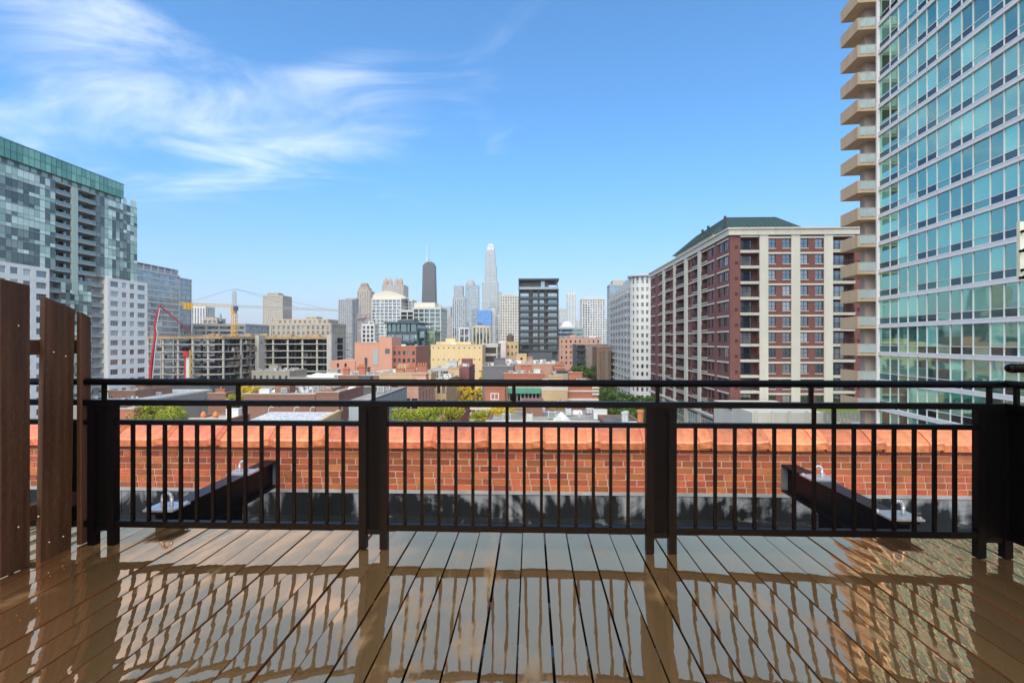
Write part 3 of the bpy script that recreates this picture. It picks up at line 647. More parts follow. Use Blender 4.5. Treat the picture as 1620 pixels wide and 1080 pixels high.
# podium at its foot: cream wall, terrace lawn
pod = thing('podium', 'cream walled podium terrace with lawn at the foot of the apartment block', 'terrace', (45, 80, 0))
zpod = ZY(653, 1250, 80); g = MB(); g.box(XY(1190, 80), XY(1306, 80), 80, YB - 1, 0, zpod); g.build('podium_wall', B_cream, pod)
for i in range(5): x = XY(1195 + i * 27, 80); g = MB(); g.box(x - .2, x + .2, 79.8, 80.02, 0, zpod + .25); g.build('pilaster', B_cream, pod)
g = MB(); g.box(XY(1305.5, 80), 66, 74, YB - 1, 0, zpod - 1.2); g.build('terrace_block', B_cream, pod)
g = MB(); g.box(XY(1330, 84), 64, 80.5, YB - 1.2, zpod - 1.199, zpod - 1.12); g.build('lawn', mat('lawn_green', (.16, .20, .03), .9, .3, 3), pod)
for i in range(16):
    g = MB(); x = XY(1307, 78) + i * .62; g.box(x, x + .5, 78.6, 78.7, zpod - 1.1, zpod + .3); g.build('fence_slat', mat('grey_slat', (.30, .30, .24), .8, .2), pod)
sto = thing('brick_storefront', 'low maroon brick corner building with dark shopfront below the apartment block', 'building', (36, 82, 0))
ys = 88.0; xs0, xs1 = XY(1158, ys), XY(1189.5, ys); z1 = ZY(648, 1170, ys); g = MB()
wall_open(g, (xs0, ys), (1, 0), xs1 - xs0, 0, z1, [(.5, xs1 - xs0 - .4, z1 - 3.1, z1 - .9)])
g.quad((xs1, ys, 0), (xs1, YB - .5, 0), (xs1, YB - .5, z1), (xs1, ys, z1)); g.quad((xs0, YB - .5, 0), (xs0, ys, 0), (xs0, ys, z1), (xs0, YB - .5, z1)); g.build('wall', B_red, sto)
window(sto, (xs0, ys), (1, 0), .5, xs1 - xs0 - .4, z1 - 3.1, z1 - .9, .2, (F_dark, G_dark), 3, 1)
g = MB(); g.box(xs0 - .15, xs1 + .15, ys - .15, YB - .45, z1, z1 + .3); g.build('cornice', B_red, sto)
g = MB(); g.box(xs0 - .1, xs1 + .1, ys - .1, ys - .003, z1 - .75, z1 - .5); g.build('stone_band', B_cream, sto)
G_shop = glass('shop_glass', (.05, .09, .09), (.30, .40, .38), (.7, .85, .8), .5, .3)
for lv in range(2):                                                  # tall shop floors at the foot of the street side
    zt2 = rowz[11] - 2.0 - lv * 5.2
    g = MB(); g.obox(O2, u2, .1, W2 - .1, -.02, .42, zt2 + .1, zt2 + .75); g.obox(O2, u2, .1, W2 - .1, .421, .6, zt2 + .45, zt2 + .74); g.build('string_course', B_cream, bb)
    for a, b in ((1134.7, 1153), (1111, 1131.5), (1089, 1104.5), (1070, 1083.4), (1053.2, 1066), (1041.5, 1049)):
        window(bb, (O2[0] - .14, O2[1]), u2, V(a) + .3, V(b) - .3, zt2 - 4.2, zt2 - .5, .09, (B_cream, G_shop), 4, 2, .14, 'shop_window')
        g = MB(); g.obox(O2, u2, V(a), V(b), -.02, .11, zt2 - 5.0, zt2 - 4.3); g.build('sill_panel', B_red, bb)
# ================================================================== glass tower on the right
tw = thing('glass_tower', 'tall teal glass apartment tower with white floor bands and tan balconies', 'building', (*camp(45, 45), 0))
T_white = mat('white_aluminium', (.84, .79, .74), .42, .05, .5, spec=.5)
T_tan = mat('tan_concrete', (.56, .39, .235), .8, .07, .4, streak=.12)
T_lite = mat('balcony_wall', (.50, .39, .31), .8, .07, .4, streak=.1)
G_teal = glass('teal_pane', (.012, .075, .066), (.20, .50, .40), (.55, .85, .71), .42, .42, wav=.10)
G_vent = glass('vent_pane', (.008, .022, .024), (.04, .12, .10), (.40, .50, .55), .3, .16)
G_low = glass('low_pane', (.02, .12, .10), (.14, .36, .30), (.55, .84, .71), .4, .42, wav=.06)
SL = .122; Z15, X15 = 2.95 * F / 53.2, 690 / F * 2.95 * F / 53.2
def tpos(px): a = (px - 810) / F; t = (X15 - a * Z15) / (a - SL); return t                    # distance along the wall
L1 = math.hypot(SL, 1)
p_far = camp(X15 + SL * tpos(1390), Z15 + tpos(1390)); t_near = -19.0; p_near = camp(X15 + SL * t_near, Z15 + t_near)
uT = ((p_near[0] - p_far[0]), (p_near[1] - p_far[1])); WT = math.hypot(*uT); uT = (uT[0] / WT, uT[1] / WT)     # u: from far end toward the near end
S = lambda px: (tpos(1390) - tpos(px)) * L1
cuts = [0, S(1407), S(1420), S(1435), S(1450), S(1465), S(1481), S(1502), S(1520), S(1538), S(1565), S(1587), S(1609.5)]
kinds = 'DDWWDDWDDWDD'
while cuts[-1] < WT - 1.2:
    for wd, k in ((1.55, 'W'), (1.12, 'D'), (1.12, 'D')): cuts.append(min(WT, cuts[-1] + wd)); kinds += k
cuts[-1] = WT
STT = 2.95; zref = ZY(407.8, 1500, camp(X15, Z15)[1])     # underside of one floor band
nlo = -int((zref - 3) / STT); nhi = 19
NT = (uT[1], -uT[0])
g = MB(); P = lambda a, d: (p_far[0] + uT[0] * a - NT[0] * d, p_far[1] + uT[1] * a - NT[1] * d)
g.prism([P(0, .25), P(WT, .25), P(WT, 22), P(0, 22)], 0, zref + nhi * STT + .4); g.build('core', mat('tower_core', (.10, .13, .13), .6, .1), tw)
PM = {}
def pane(root, name, a, b, c, d, m, dep=.10):
    k = (round(b - a, 3), round(d - c, 3), m.name)
    if k not in PM:
        q = MB(); q.box(.002, b - a - .002, 0, .02, .002, d - c - .002); PM[k] = q.mesh(name, m)
    return put(PM[k], name, root, (p_far[0] + uT[0] * a - NT[0] * dep, p_far[1] + uT[1] * a - NT[1] * dep, c), math.atan2(uT[1], uT[0]) + rnd.uniform(-.0035, .0035))
bands = MB(); mull = MB(); far_p = [MB(), MB(), MB()]
zb_lo = zref + nlo * STT
for k in range(nlo, nhi):
    zf = zref + k * STT
    b = MB(); b.obox(p_far, uT, -.03, WT, -.3, .07, zf, zf + .41); b.obox(p_far, uT, -.03, WT, .071, .09, zf + .31, zf + .37); b.build('floor_band', T_white, tw)
    for i, kd in enumerate(kinds[:len(cuts) - 1]):
        a, b_ = cuts[i] + .045, cuts[i + 1] - .045
        if b_ - a < .2: continue
        zl, zm_, zu = zf + .41, zf + 1.06, zf + STT - .01
        vis = -6 < k < 14 and i < 13
        if vis:
            pane(tw, 'window_pane', a, b_, zm_ + .05, zu, G_teal); pane(tw, 'lower_pane', a, b_, zl, zm_ - .05, G_vent if kd == 'D' else G_low)
        else:
            far_p[0].obox(p_far, uT, a, b_, -.12, -.10, zm_ + .05, zu); far_p[1 if kd == 'D' else 2].obox(p_far, uT, a, b_, -.12, -.10, zl, zm_ - .05)
    b = MB(); b.obox(p_far, uT, 0, WT, -.2, -.06, zf + 1.03, zf + 1.09); b.build('transom', T_white, tw)
for i, c in enumerate(cuts):
    b = MB(); b.obox(p_far, uT, c - .045, c + .045, -.2, -.04, 0, zref + nhi * STT); b.build('mullion', T_white, tw)
gi = [glass('teal_pane_other', (.012, .075, .066), (.20, .50, .40), (.55, .85, .71), .42, .42, island=True), glass('vent_pane_other', (.008, .022, .024), (.04, .12, .10), (.40, .50, .55), .3, .16, island=True), glass('low_pane_other', (.02, .12, .10), (.14, .36, .30), (.55, .84, .71), .4, .42, island=True)]
for q, nm, m in zip(far_p, ('upper_panes', 'vent_panes', 'low_panes'), gi): tag(q.build(nm, m, tw), kind='stuff')
# end wall and balconies at the far corner
uE = (-NT[0], -NT[1])            # from the corner away from the street
e0 = (p_far[0] + -uT[0] * .02, p_far[1] - uT[1] * .02)
g = MB(); Q = lambda a, d: (p_far[0] + NT[0] * a - uT[0] * d, p_far[1] + NT[1] * a - uT[1] * d)   # a: toward the street, d: beyond the end
g.prism([Q(-20, .0), Q(.15, .0), Q(.15, .25), Q(-20, .25)][::-1], 0, zref + nhi * STT + .4); g.build('end_wall', T_white, tw)
g = MB(); g.prism([Q(-.6, 1.6), Q(.55, 1.6), Q(.55, 2.6), Q(-.6, 2.6)][::-1], 0, zref + nhi * STT); g.build('balcony_column', T_lite, tw)
bal_par = MB(); bal_rail = MB()
bmeshes = None
for k in range(nlo + 3, nhi):
    zf = zref + k * STT - .05
    b = MB(); b.prism([Q(-2.2, .26), Q(1.95, .26), Q(1.95, 3.9), Q(-2.2, 3.9)][::-1], zf, zf + .26)
    sl = b.build('balcony', T_tan, tw)
    b = MB(); b.prism([Q(1.80, .26), Q(1.955, .26), Q(1.955, 3.905), Q(1.80, 3.905)][::-1], zf + .261, zf + 1.30); b.prism([Q(1.955, .255), Q(1.985, .255), Q(1.985, 3.92), Q(1.955, 3.92)][::-1], zf - .02, zf + 1.32); b.build('balcony_parapet', T_tan, sl)
    b = MB(); b.prism([Q(.16, .27), Q(1.79, .27), Q(1.79, .30), Q(.16, .30)][::-1], zf + .34, zf + 1.24)
    b.build('glass_guard', mat('guard_glass', (.42, .47, .45), .08, .1, spec=.8), sl)
    b = MB(); b.prism([Q(.16, .25), Q(1.79, .25), Q(1.79, .32), Q(.16, .32)][::-1], zf + 1.245, zf + 1.30)
    for q in (.2, .7, 1.2, 1.7): b.prism([Q(q, .262), Q(q + .05, .262), Q(q + .05, .268), Q(q, .268)][::-1], zf + .262, zf + 1.244)
    b.build('guard_rail', mat('grey_rail', (.45, .45, .44), .4, .1), sl)
# ================================================================== left residential tower
lt = thing('residential_tower', 'green glass and white panel residential tower beside the construction site', 'building', (-140, 135, 0))
tA = 2.95 * F / 14.75; XA = tA * _d(205)[0]
A_white = mat('white_panel', (.84, .81, .74), .7, .05, .3, streak=.06)
A_mull = mat('green_grey_mullion', (.16, .20, .18), .5, .1)
A_conc = mat('pale_concrete', (.42, .45, .42), .8, .08, .4)
GA_l = glass('spandrel_green', (.36, .50, .41), (.68, .78, .68), (.75, .85, .7), .5, .08, island=True, vr=.16)
GA_d = glass('curtain_dark', (.085, .10, .092), (.27, .31, .28), (.6, .68, .6), .35, .09, island=True, vr=.3)
GA_t = glass('crown_green', (.10, .26, .19), (.22, .43, .32), (.7, .9, .7), .5, .12, island=True, vr=.15)
YA0, YA1 = 96.0, YX(229, XA)
yA = lambda px: YX(px, XA)
z_w = ZX(444, 197, XA); z_sh = ZX(327, 207, XA); z_top = ZX(293, 197, XA)
OA = (XA, YA0); uA = (0, 1); a_ = lambda px: yA(px) - YA0
stA = 2.95
# upper glass masses
def curtain(y0, y1, z0, z1, dark_fn, x=XA, pw=1.45):
    core = MB(); core.box(x - 20, x - .12, y0, y1, z0, z1); core.build('curtain_core', A_mull, lt)
    l, d = MB(), MB(); n = max(1, round((y1 - y0) / pw)); k = max(1, round((z1 - z0) / stA))
    for j in range(k):
        zz = z0 + (z1 - z0) * j / k; hh = (z1 - z0) / k
        for i in range(n):
            ya = y0 + (y1 - y0) * i / n + .05; yb = y0 + (y1 - y0) * (i + 1) / n - .05
            for za, zb2, low in ((zz + .06, zz + .95, True), (zz + 1.03, zz + hh - .07, False)):
                dk = dark_fn(i / n, j / k, low)
                (d if dk else l).obox((x, 0), (0, 1), ya, yb, -.15, rnd.uniform(-.06, -.05), za, zb2)
    tag(l.build('pale_panes', GA_l, lt), kind='stuff'); tag(d.build('dark_panes', GA_d, lt), kind='stuff')
    b = MB()
    for j in range(k + 1): zz = z0 + (z1 - z0) * j / k; b.obox((x, 0), (0, 1), y0, y1, -.11, .04, zz - .06, zz + .06)
    b.build('floor_edge', mat('floor_edge_grey', (.33, .37, .35), .6, .1), lt)
r4 = random.Random(4)
def dkA(fi, fj, low):
    if .60 < fi < .86 and (fj < .36 or .52 < fj < .80): return not (low and r4.random() < .3)
    if .90 < fi: return r4.random() < .6
    return r4.random() < .10
curtain(YA0, yA(88), z_w, z_sh, dkA)
curtain(yA(153), yA(217.5), z_w, z_sh, lambda fi, fj, low: (.32 < fi < .74 and r4.random() < .85) or (fi < .1) or r4.random() < .10)
# crown
g = MB(); g.box(XA - 18, XA - 1.0, YA0, yA(196.5), z_sh, z_top - 3.6); g.build('crown_storey', A_mull, lt)
g = MB()
for i in range(22): y = YA0 + 2 + i * 3; g.box(XA - .98, XA - .93, y, y + (1.6 if i % 3 else 2.5), z_sh + .5, z_sh + 2.4)
tag(g.build('crown_windows', GA_l, lt), kind='stuff')
g = MB(); n = int((yA(196.5) - YA0) / 1.5)
for j in range(2):
    for i in range(n): y = YA0 + (yA(196.5) - YA0) * i / n; g.obox((XA, 0), (0, 1), y + .05, y + 1.42, -.2, -.05, z_top - 4.4 + j * 2.2 + .05, z_top - 4.4 + j * 2.2 + 2.12)
tag(g.build('crown_panes', GA_t, lt), kind='stuff')
g = MB(); g.box(XA - 19, XA - .22, YA0, yA(196.5), z_top - 4.4, z_top - .1); g.box(XA - 19, XA + .02, YA0, yA(196.5) + .1, z_top - .099, z_top + .12); g.obox((XA, 0), (0, 1), YA0, yA(196.5), -.2, .0, z_top - 2.28, z_top - 2.12); g.build('crown_frame', A_mull, lt)
g = MB(); g.box(XA - 20.5, XA - 1.5, YA0, yA(217.5), z_sh, z_sh + .4); g.build('roof', A_conc, lt)
# recessed balconies in the glass part
ya, yb, yc = yA(88), yA(153), yA(118.5)
g = MB(); g.box(XA - 20, XA - 2.4, ya, yb, z_w - 3, z_sh); g.build('recess_wall', mat('recess_grey', (.17, .175, .17), .7, .15), lt)
g = MB(); g.box(XA - .5, XA + .1, yc - .9, yc + .9, z_w - 6, z_sh); g.build('recess_pillar', mat('pale_green_panel', (.45, .55, .46), .6, .05), lt)
nfl = round((z_sh - z_w) / stA)
gr_ = mat('balcony_glass_green', (.20, .26, .24), .15, .1, spec=.7)
for j in range(-1, nfl + 1):
    zz = z_w + (z_sh - z_w) * j / nfl
    for p, q in ((ya + .1, yc - 1.0), (yc + 1.0, yb - .1)):
        b = MB(); b.box(XA - 2.3, XA - .1, p, q, zz - .14, zz + .14); o = b.build('balcony', A_conc, lt)
        if j < nfl:
            b = MB(); b.box(XA - .2, XA - .16, p, q, zz + .16, zz + 1.05); b.build('guard', gr_, o)
            for f_ in (.12, .5, .72):
                y_ = p + (q - p) * f_; b = MB(); b.box(XA - 2.39, XA - 2.3, y_, y_ + 2.1, zz + .15, zz + 2.3); b.build('balcony_door', G_dark, o)
# white panel blocks with windows
def white_block(px0, px1, colsx, xoff=.9, row0=None, nrow=17):
    X = XA + xoff; y0, y1 = yA(px0), yA(px1); Oq = (X, y0); ops_ = []
    for r in range(nrow):
        z = z_w - 1.75 - r * stA
        for p, q, nx in colsx: ops_.append((yA(p) - y0, yA(q) - y0, z - .8, z + .8, .3, nx))
    b = MB(); wall_open(b, Oq, (0, 1), y1 - y0, 0, z_w, [o[:5] for o in ops_], .3)
    b.quad((X, y1, 0), (X - 18, y1, 0), (X - 18, y1, z_w), (X, y1, z_w)); b.quad((X - 4, y0, 0), (X, y0, 0), (X, y0, z_w), (X - 4, y0, z_w)); b.quad((X, y0, z_w), (X, y1, z_w), (X - 4, y1, z_w), (X - 4, y0, z_w))
    b.build('white_wall', A_white, lt)
    for p, q, c, d, dp, nx in ops_: window(lt, Oq, (0, 1), p, q, c, d, .28, (mat('grey_frame', (.30, .32, .31), .5, .05), G_mid), nx, 1, .08)
G_mid = glass('window_mid', (.035, .04, .042), (.42, .46, .44), (.75, .85, .9), .38, .2)
white_block(-8, 73, ((-6, 3.5, 3), (10.5, 23, 3), (31, 43, 3), (52, 69, 4)))
white_block(166, 229, ((170, 183, 3), (188.3, 196, 2), (201, 208.5, 2), (213.5, 225.5, 3)))
# lower middle: glass bays and a balcony stack
curtain(yA(97), yA(145), 2, z_w - 2.9, lambda fi, fj, low: r4.random() < .45)
g = MB(); g.box(XA - 20, XA - 2.2, yA(73), yA(97), 0, z_w); g.box(XA - 20, XA - 1.9, yA(145), yA(166), 0, z_w - .01); g.build('recess_wall', mat('pinkish_wall', (.50, .44, .46), .8, .05), lt)
for j in range(17):
    zz = z_w - 2.9 - j * stA
    for p, q in ((yA(74), yA(96.5)), (yA(145.5), yA(165.5))):
        b = MB(); b.box(XA - 2.1, XA - .2, p, q, zz - .13, zz + .13); o = b.build('balcony', A_conc, lt)
        b = MB(); b.box(XA - .3, XA - .26, p, q, zz + .14, zz + 1.02); b.build('guard', gr_, o)
        b = MB(); b.box(XA - 2.18 + .3 * (p > 140), XA - 1.85, p + .6, p + 2.6, zz + .14, zz + 2.2); b.build('balcony_door', G_dark, o)
# ================================================================== white balcony apartments further down the street
wa = thing('apartment_block', 'pale grey balconied apartments with round corner tower down the street', 'building', (45, 220, 0))
W_wall = mat('pale_grey_stucco', (.60, .59, .55), .75, .05, .3, streak=.05)
tW = 2.9 * F / 12.2; YW = tW * _d(1016)[1]; rW = 4.7; cxW = XY(1016, YW + rW); cyW = YW + rW
zWt = ZY(437, 1016, YW); XWf = XY(999, YW + 1.5)
G_w = glass('window_grey', (.03, .035, .04), (.30, .33, .33), (.75, .85, .9), .3, .2)
nf = 17; k = 40
g = MB(); g.lathe(cxW, cyW, [(rW - .25, 0), (rW - .25, zWt - .2)], k); g.build('corner_glazing', glass('glazing_corner', (.03, .035, .04), (.28, .30, .30), (.7, .8, .85), .3, .2, cell=(2, 2, 2.9)), wa)
zc0 = ZY(446, 1016, YW)
for j in range(nf):                                   # rings of solid wall between the window rows
    zz = zc0 - 2.9 * j; b = MB(); b.lathe(cxW, cyW, [(rW, zz - 2.05), (rW, zz - .62), (rW - .26, zz - .62)], k); b.f.append(tuple(len(b.v) - 3 * k + i for i in range(k))[::-1]); b.m.append(0)
    b.build('floor_band', W_wall, wa)
for i in range(16):
    a = math.pi * 2 * i / 16; b = MB(); dx, dy = math.cos(a), math.sin(a); hw = .46
    b.hexa([(cxW + dx * (rW - .3) - dy * -hw, cyW + dy * (rW - .3) + dx * -hw, 0), (cxW + dx * (rW + .02) - dy * -hw, cyW + dy * (rW + .02) + dx * -hw, 0), (cxW + dx * (rW + .02) - dy * hw, cyW + dy * (rW + .02) + dx * hw, 0), (cxW + dx * (rW - .3) - dy * hw, cyW + dy * (rW - .3) + dx * hw, 0),
            (cxW + dx * (rW - .3) - dy * -hw, cyW + dy * (rW - .3) + dx * -hw, zWt - .1), (cxW + dx * (rW + .02) - dy * -hw, cyW + dy * (rW + .02) + dx * -hw, zWt - .1), (cxW + dx * (rW + .02) - dy * hw, cyW + dy * (rW + .02) + dx * hw, zWt - .1), (cxW + dx * (rW - .3) - dy * hw, cyW + dy * (rW - .3) + dx * hw, zWt - .1)])
    b.build('pier', W_wall, wa)
g = MB(); g.lathe(cxW, cyW, [(rW + .1, zWt - .2), (rW + .9, zWt), (rW + .9, zWt + .5), (rW - 1.2, zWt + 1.0), (.05, zWt + 1.25)], k); g.build('round_roof', mat('roof_disc', (.45, .46, .45), .6, .08), wa)
y0, y1 = YW + 4, YX(965, XWf); zf_ = ZX(468, 966, XWf); O4 = (XWf, y1); u4 = (0, -1); W4 = y1 - y0
ops4 = []; wn4 = []; bl4 = []
nb = 7
for j in range(16):
    z = zf_ - 2.2 - 2.9 * j
    for i in range(nb):
        c = W4 * (i + .5) / nb
        ops4.append((c - 2.2, c - 1.1, z - .8, z + .8)); wn4.append(ops4[-1]); ops4.append((c + .3, c + 2.5, z - 1.1, z + .9)); wn4.append(ops4[-1]); bl4.append((c + .0, c + 2.9, z - 1.1))
g = MB(); wall_open(g, O4, u4, W4, 0, zf_, ops4, .3); g.quad((XWf + 18, y0, 0), (XWf, y0, 0), (XWf, y0, zf_), (XWf + 18, y0, zf_)) ; g.quad((XWf, y0, zf_), (XWf, y1, zf_), (XWf + 18, y1, zf_), (XWf + 18, y0, zf_)); g.quad((XWf, y1, 0), (XWf + 18, y1, 0), (XWf + 18, y1, zf_), (XWf, y1, zf_)); g.build('wall', W_wall, wa)
for a, b, c, d in wn4: window(wa, O4, u4, a, b, c, d, .28, (mat('mid_grey_frame', (.22, .23, .24), .5, .05), G_w), 2, 1, .08)
M_brl = mat('balcony_steel', (.40, .42, .43), .5, .1)
for a, b, z in bl4: balcony(wa, O4, u4, a, b, z, .25, M_brl, M_brl, 1.5)
for i, (pa, pb, dz_) in enumerate(((0, .18, -2.3), (.18, .42, 0.6), (.42, .66, 1.6), (.66, 1, 2.8))):
    g = MB(); g.box(XWf + .4, XWf + 17, y1 - W4 * pb, y1 - W4 * pa, zf_ - 3, zf_ + max(.2, dz_)); g.build('roof_step', W_wall, wa)
# ================================================================== black balcony tower
kb = thing('apartment_tower', 'black framed mid-rise tower with penthouse terrace under a flat roof', 'building', (8, 255, 0))
K_blk = mat('black_cladding', (.022, .026, .030), .5, .15, .3); K_gr = mat('slate_cladding', (.075, .085, .095), .6, .1, .3)
YK = 252; xk0, xk1 = XY(820.5, YK), XY(884, YK); zk = ZY(441, 850, YK); zk1 = ZY(458, 850, YK); zkb = ZY(553, 850, YK)
UK = lambda px: XY(px, YK) - xk0
g = MB(); g.box(xk0 + .3, xk1 - .3, YK + 1.5, YK + 22, 0, zk1 - .5); g.build('core', K_gr, kb)
rows = [ZY(463 + 10.45 * i, 850, YK) for i in range(9)]
GK = glass('window_black_tower', (.010, .013, .015), (.36, .42, .46), (.70, .82, .88), .34, .34)
for i, z in enumerate(rows):
    b = MB(); b.box(xk0, xk1, YK, YK + 1.6, z - 3.25, z - 2.80); sl = b.build('floor_slab', K_blk, kb)
    b = MB(); b.box(xk0 + .2, xk1 - .2, YK + .05, YK + .09, z - 2.79, z - 1.95); b.build('glass_guard', mat('smoked_guard', (.06, .07, .075), .08, .2, spec=.8), sl)
    for a, b2 in ((823, 836.5), (843, 851), (853.5, 861), (867, 881.5)):
        window(kb, (xk0, YK + 1.42), (1, 0), UK(a), UK(b2), z - 2.75, z - .25, .1, (K_gr, GK), 3 if b2 - a > 10 else 2, 2, .10)
for px in (821.6, 838.5, 841, 852.3, 863, 882.8):
    b = MB(); c = UK(px); b.box(xk0 + c - .28, xk0 + c + .28, YK - .06, YK + 1.5, zkb, zk1); b.build('column', K_blk, kb)
b = MB(); b.box(xk0 - .05, xk1 + .05, YK - .1, YK + 22, zk1 - .45, zk1 + .05); b.build('terrace_slab', K_blk, kb)
b = MB(); b.box(xk0 + .2, xk1 - .2, YK + .02, YK + .06, zk1 + .06, zk1 + 1.1); b.build('terrace_guard', mat('clear_guard', (.30, .33, .35), .08, .2, spec=.8), kb)
b = MB(); b.box(xk0 + .4, xk1 - 4.8, YK + 2.2, YK + 20, zk1 + .051, zk - .9); b.box(xk1 - 8.6, xk1 - 6.8, YK + 2.0, YK + 2.19, zk1 + .06, zk - 1.1, 1); b.build('penthouse', [K_gr, GK], kb)
b = MB(); b.box(xk0 - .1, xk1 + .1, YK - .3, YK + 22, zk - .9, zk); b.box(xk0 - .05, xk0 + .35, YK, YK + 3, zk1 + .051, zk - .901); b.build('roof', K_blk, kb)
b = MB(); b.hexa([(xk1 - .5, YK + .3, zk1 + .06), (xk1 - .1, YK + .3, zk1 + .06), (xk1 - .1, YK + .8, zk1 + .06), (xk1 - .5, YK + .8, zk1 + .06), (xk1 - 1.5, YK + .3, zk - .91), (xk1 - 1.1, YK + .3, zk - .91), (xk1 - 1.1, YK + .8, zk - .91), (xk1 - 1.5, YK + .8, zk - .91)]); b.build('raking_strut', K_gr, kb)
b = MB(); b.box(XY(835.5, YK - 3), XY(874, YK - 3), YK - 3, YK - .2, 0, ZY(558, 850, YK - 3)); b.build('base_wall', K_gr, kb)
# ================================================================== concrete frame under construction
cs = thing('building_under_construction', 'open concrete frame building under construction below the yellow crane', 'building', (-120, 235, 0))
C_con = mat('raw_concrete', (.44, .42, .37), .85, .12, .3, streak=.1); C_shade = mat('interior_shade', (.05, .048, .045), .9, .3, .4); C_form = mat('formwork_timber', (.34, .22, .12), .85, .2, .5, c2=(.42, .30, .16)); C_blue = mat('blue_sheet', (.05, .12, .25), .6, .2, 1)
def cpt(px, Y): return (XY(px, Y), Y)
lineC = [cpt(233, 214), cpt(352, 214), cpt(380, 222), cpt(404, 232), cpt(408, 236), cpt(524, 238)]
back = [(lineC[-1][0], 262), (lineC[0][0], 262)]
stC = 12.2 / F * 214; zC = [ZY(533, 352, 214) - stC * i for i in range(10)]
for i, z in enumerate(zC):
    b = MB(); b.prism(lineC + back, z - .18, z + .18); b.build('floor_slab', C_con, cs)
    if i == 0:
        b = MB()
        for (p, q) in zip(lineC, lineC[1:]):
            d = Vector((q[0] - p[0], q[1] - p[1])); n = max(1, int(d.length / 1.2)); d /= n
            for j in range(n): b.box(p[0] + d.x * j - .06, p[0] + d.x * j + .06, p[1] + d.y * j - .08, p[1] + d.y * j + .04, z + .2, z + rnd.uniform(.9, 2.4))
            dn_ = d.normalized(); b.obox(p, (dn_.x, dn_.y), 0, d.length * n, .05, .25, z - .9, z + .15)
        b.build('edge_formwork', C_form, cs)
        for q in range(26):
            b = MB(); x = rnd.uniform(lineC[0][0] + 4, lineC[-1][0] - 5); y = rnd.uniform(240, 258); b.box(x, x + rnd.uniform(.6, 4), y, y + 2, z + .2, z + rnd.uniform(.5, 1.9)); b.build('material_stack', C_form, cs)
colp = []
for (p, q) in zip(lineC, lineC[1:]):
    d = Vector((q[0] - p[0], q[1] - p[1])); n = max(1, round(d.length / 7.2))
    for j in range(n): colp.append((p[0] + d.x * j / n, p[1] + d.y * j / n))
colp.append(lineC[-1])
for x, y in colp:
    b = MB(); b.box(x - .35, x + .35, y + .3, y + 1.0, 0, zC[0] - .19); b.build('column', C_con, cs)
for x, y in colp[::2]:
    for k in range(1, 3): b = MB(); b.box(x - .3, x + .3, y + 8 * k, y + 8 * k + .6, 0, zC[0] - .19); b.build('column', C_con, cs)
b = MB(); b.box(XY(403, 231), XY(409, 231), 231.2, 238, 0, zC[0] + .9); b.build('core_wall', C_con, cs)
b = MB(); b.box(XY(517, 237), XY(524.6, 237), 236.9, 244, 0, zC[0] + 1.2); b.build('core_wall', C_con, cs)
b = MB(); b.prism([(lineC[0][0] + 3, 256), (lineC[-1][0] - 3, 256), (lineC[-1][0] - 3, 261), (lineC[0][0] + 3, 261)], 0, zC[0] - .3); b.build('core_wall', C_shade, cs)  # back wall near-black: the frame's interior shade put into its colour
pr = [MB(), MB(), MB()]
for i in range(1, len(zC)):                      # props, stored stuff, sheets on every floor
    for q in range(70):
        s = rnd.random() * (len(lineC) - 1); a = lineC[int(s)]; b2 = lineC[int(s) + 1]; f_ = s - int(s)
        x = a[0] + (b2[0] - a[0]) * f_; y = a[1] + (b2[1] - a[1]) * f_ + rnd.uniform(1.0, 16)
        r = rnd.random()
        if r < .5: pr[0].box(x, x + .14, y, y + .14, zC[i] + .19, zC[i - 1] - .19)
        elif r < .86: pr[1].box(x, x + rnd.uniform(.6, 3), y, y + .8, zC[i] + .19, zC[i] + rnd.uniform(.6, 2.3))
        else: pr[2].box(x, x + rnd.uniform(.5, 2.2), y, y + .2, zC[i] + .19, zC[i] + rnd.uniform(.9, 2.4))
for p_, nm, m in zip(pr, ('props', 'stored_material', 'plastic_sheets'), (C_con, mat('site_clutter', (.16, .12, .09), .9, .3, .5, island=.5), mat('site_sheets', (.50, .50, .50), .7, .2, .5, island=.5))): tag(p_.build(nm, m, cs), kind='stuff')
# hoist
ho = thing('construction_hoist', 'red and white construction hoist mast on the concrete frame', 'hoist', (*cpt(297, 211), 0))
x, y = cpt(297, 211); zh = ZY(553, 297, 211)
b = MB(); b.box(x - 1.2, x - .5, y - .6, y + .2, 0, zh - .5); b.build('red_rail', mat('site_red', (.50, .02, .025), .5, .1), ho)
b = MB(); b.box(x - .45, x + .95, y - .5, y + .2, 0, zh - 1.2); b.build('white_panel', F_white, ho)
b = MB(); b.box(x + 1.1, x + 1.5, y - .5, y + .1, 0, zh - .3); b.build('yellow_rail', mat('site_yellow', (.60, .36, .03), .5, .1), ho)
b = MB(); b.box(x - 1.1, x + .9, y - 1.3, y - .65, zh - 3.0, zh - .8); b.build('hoist_cage', MATS['site_red'], ho)
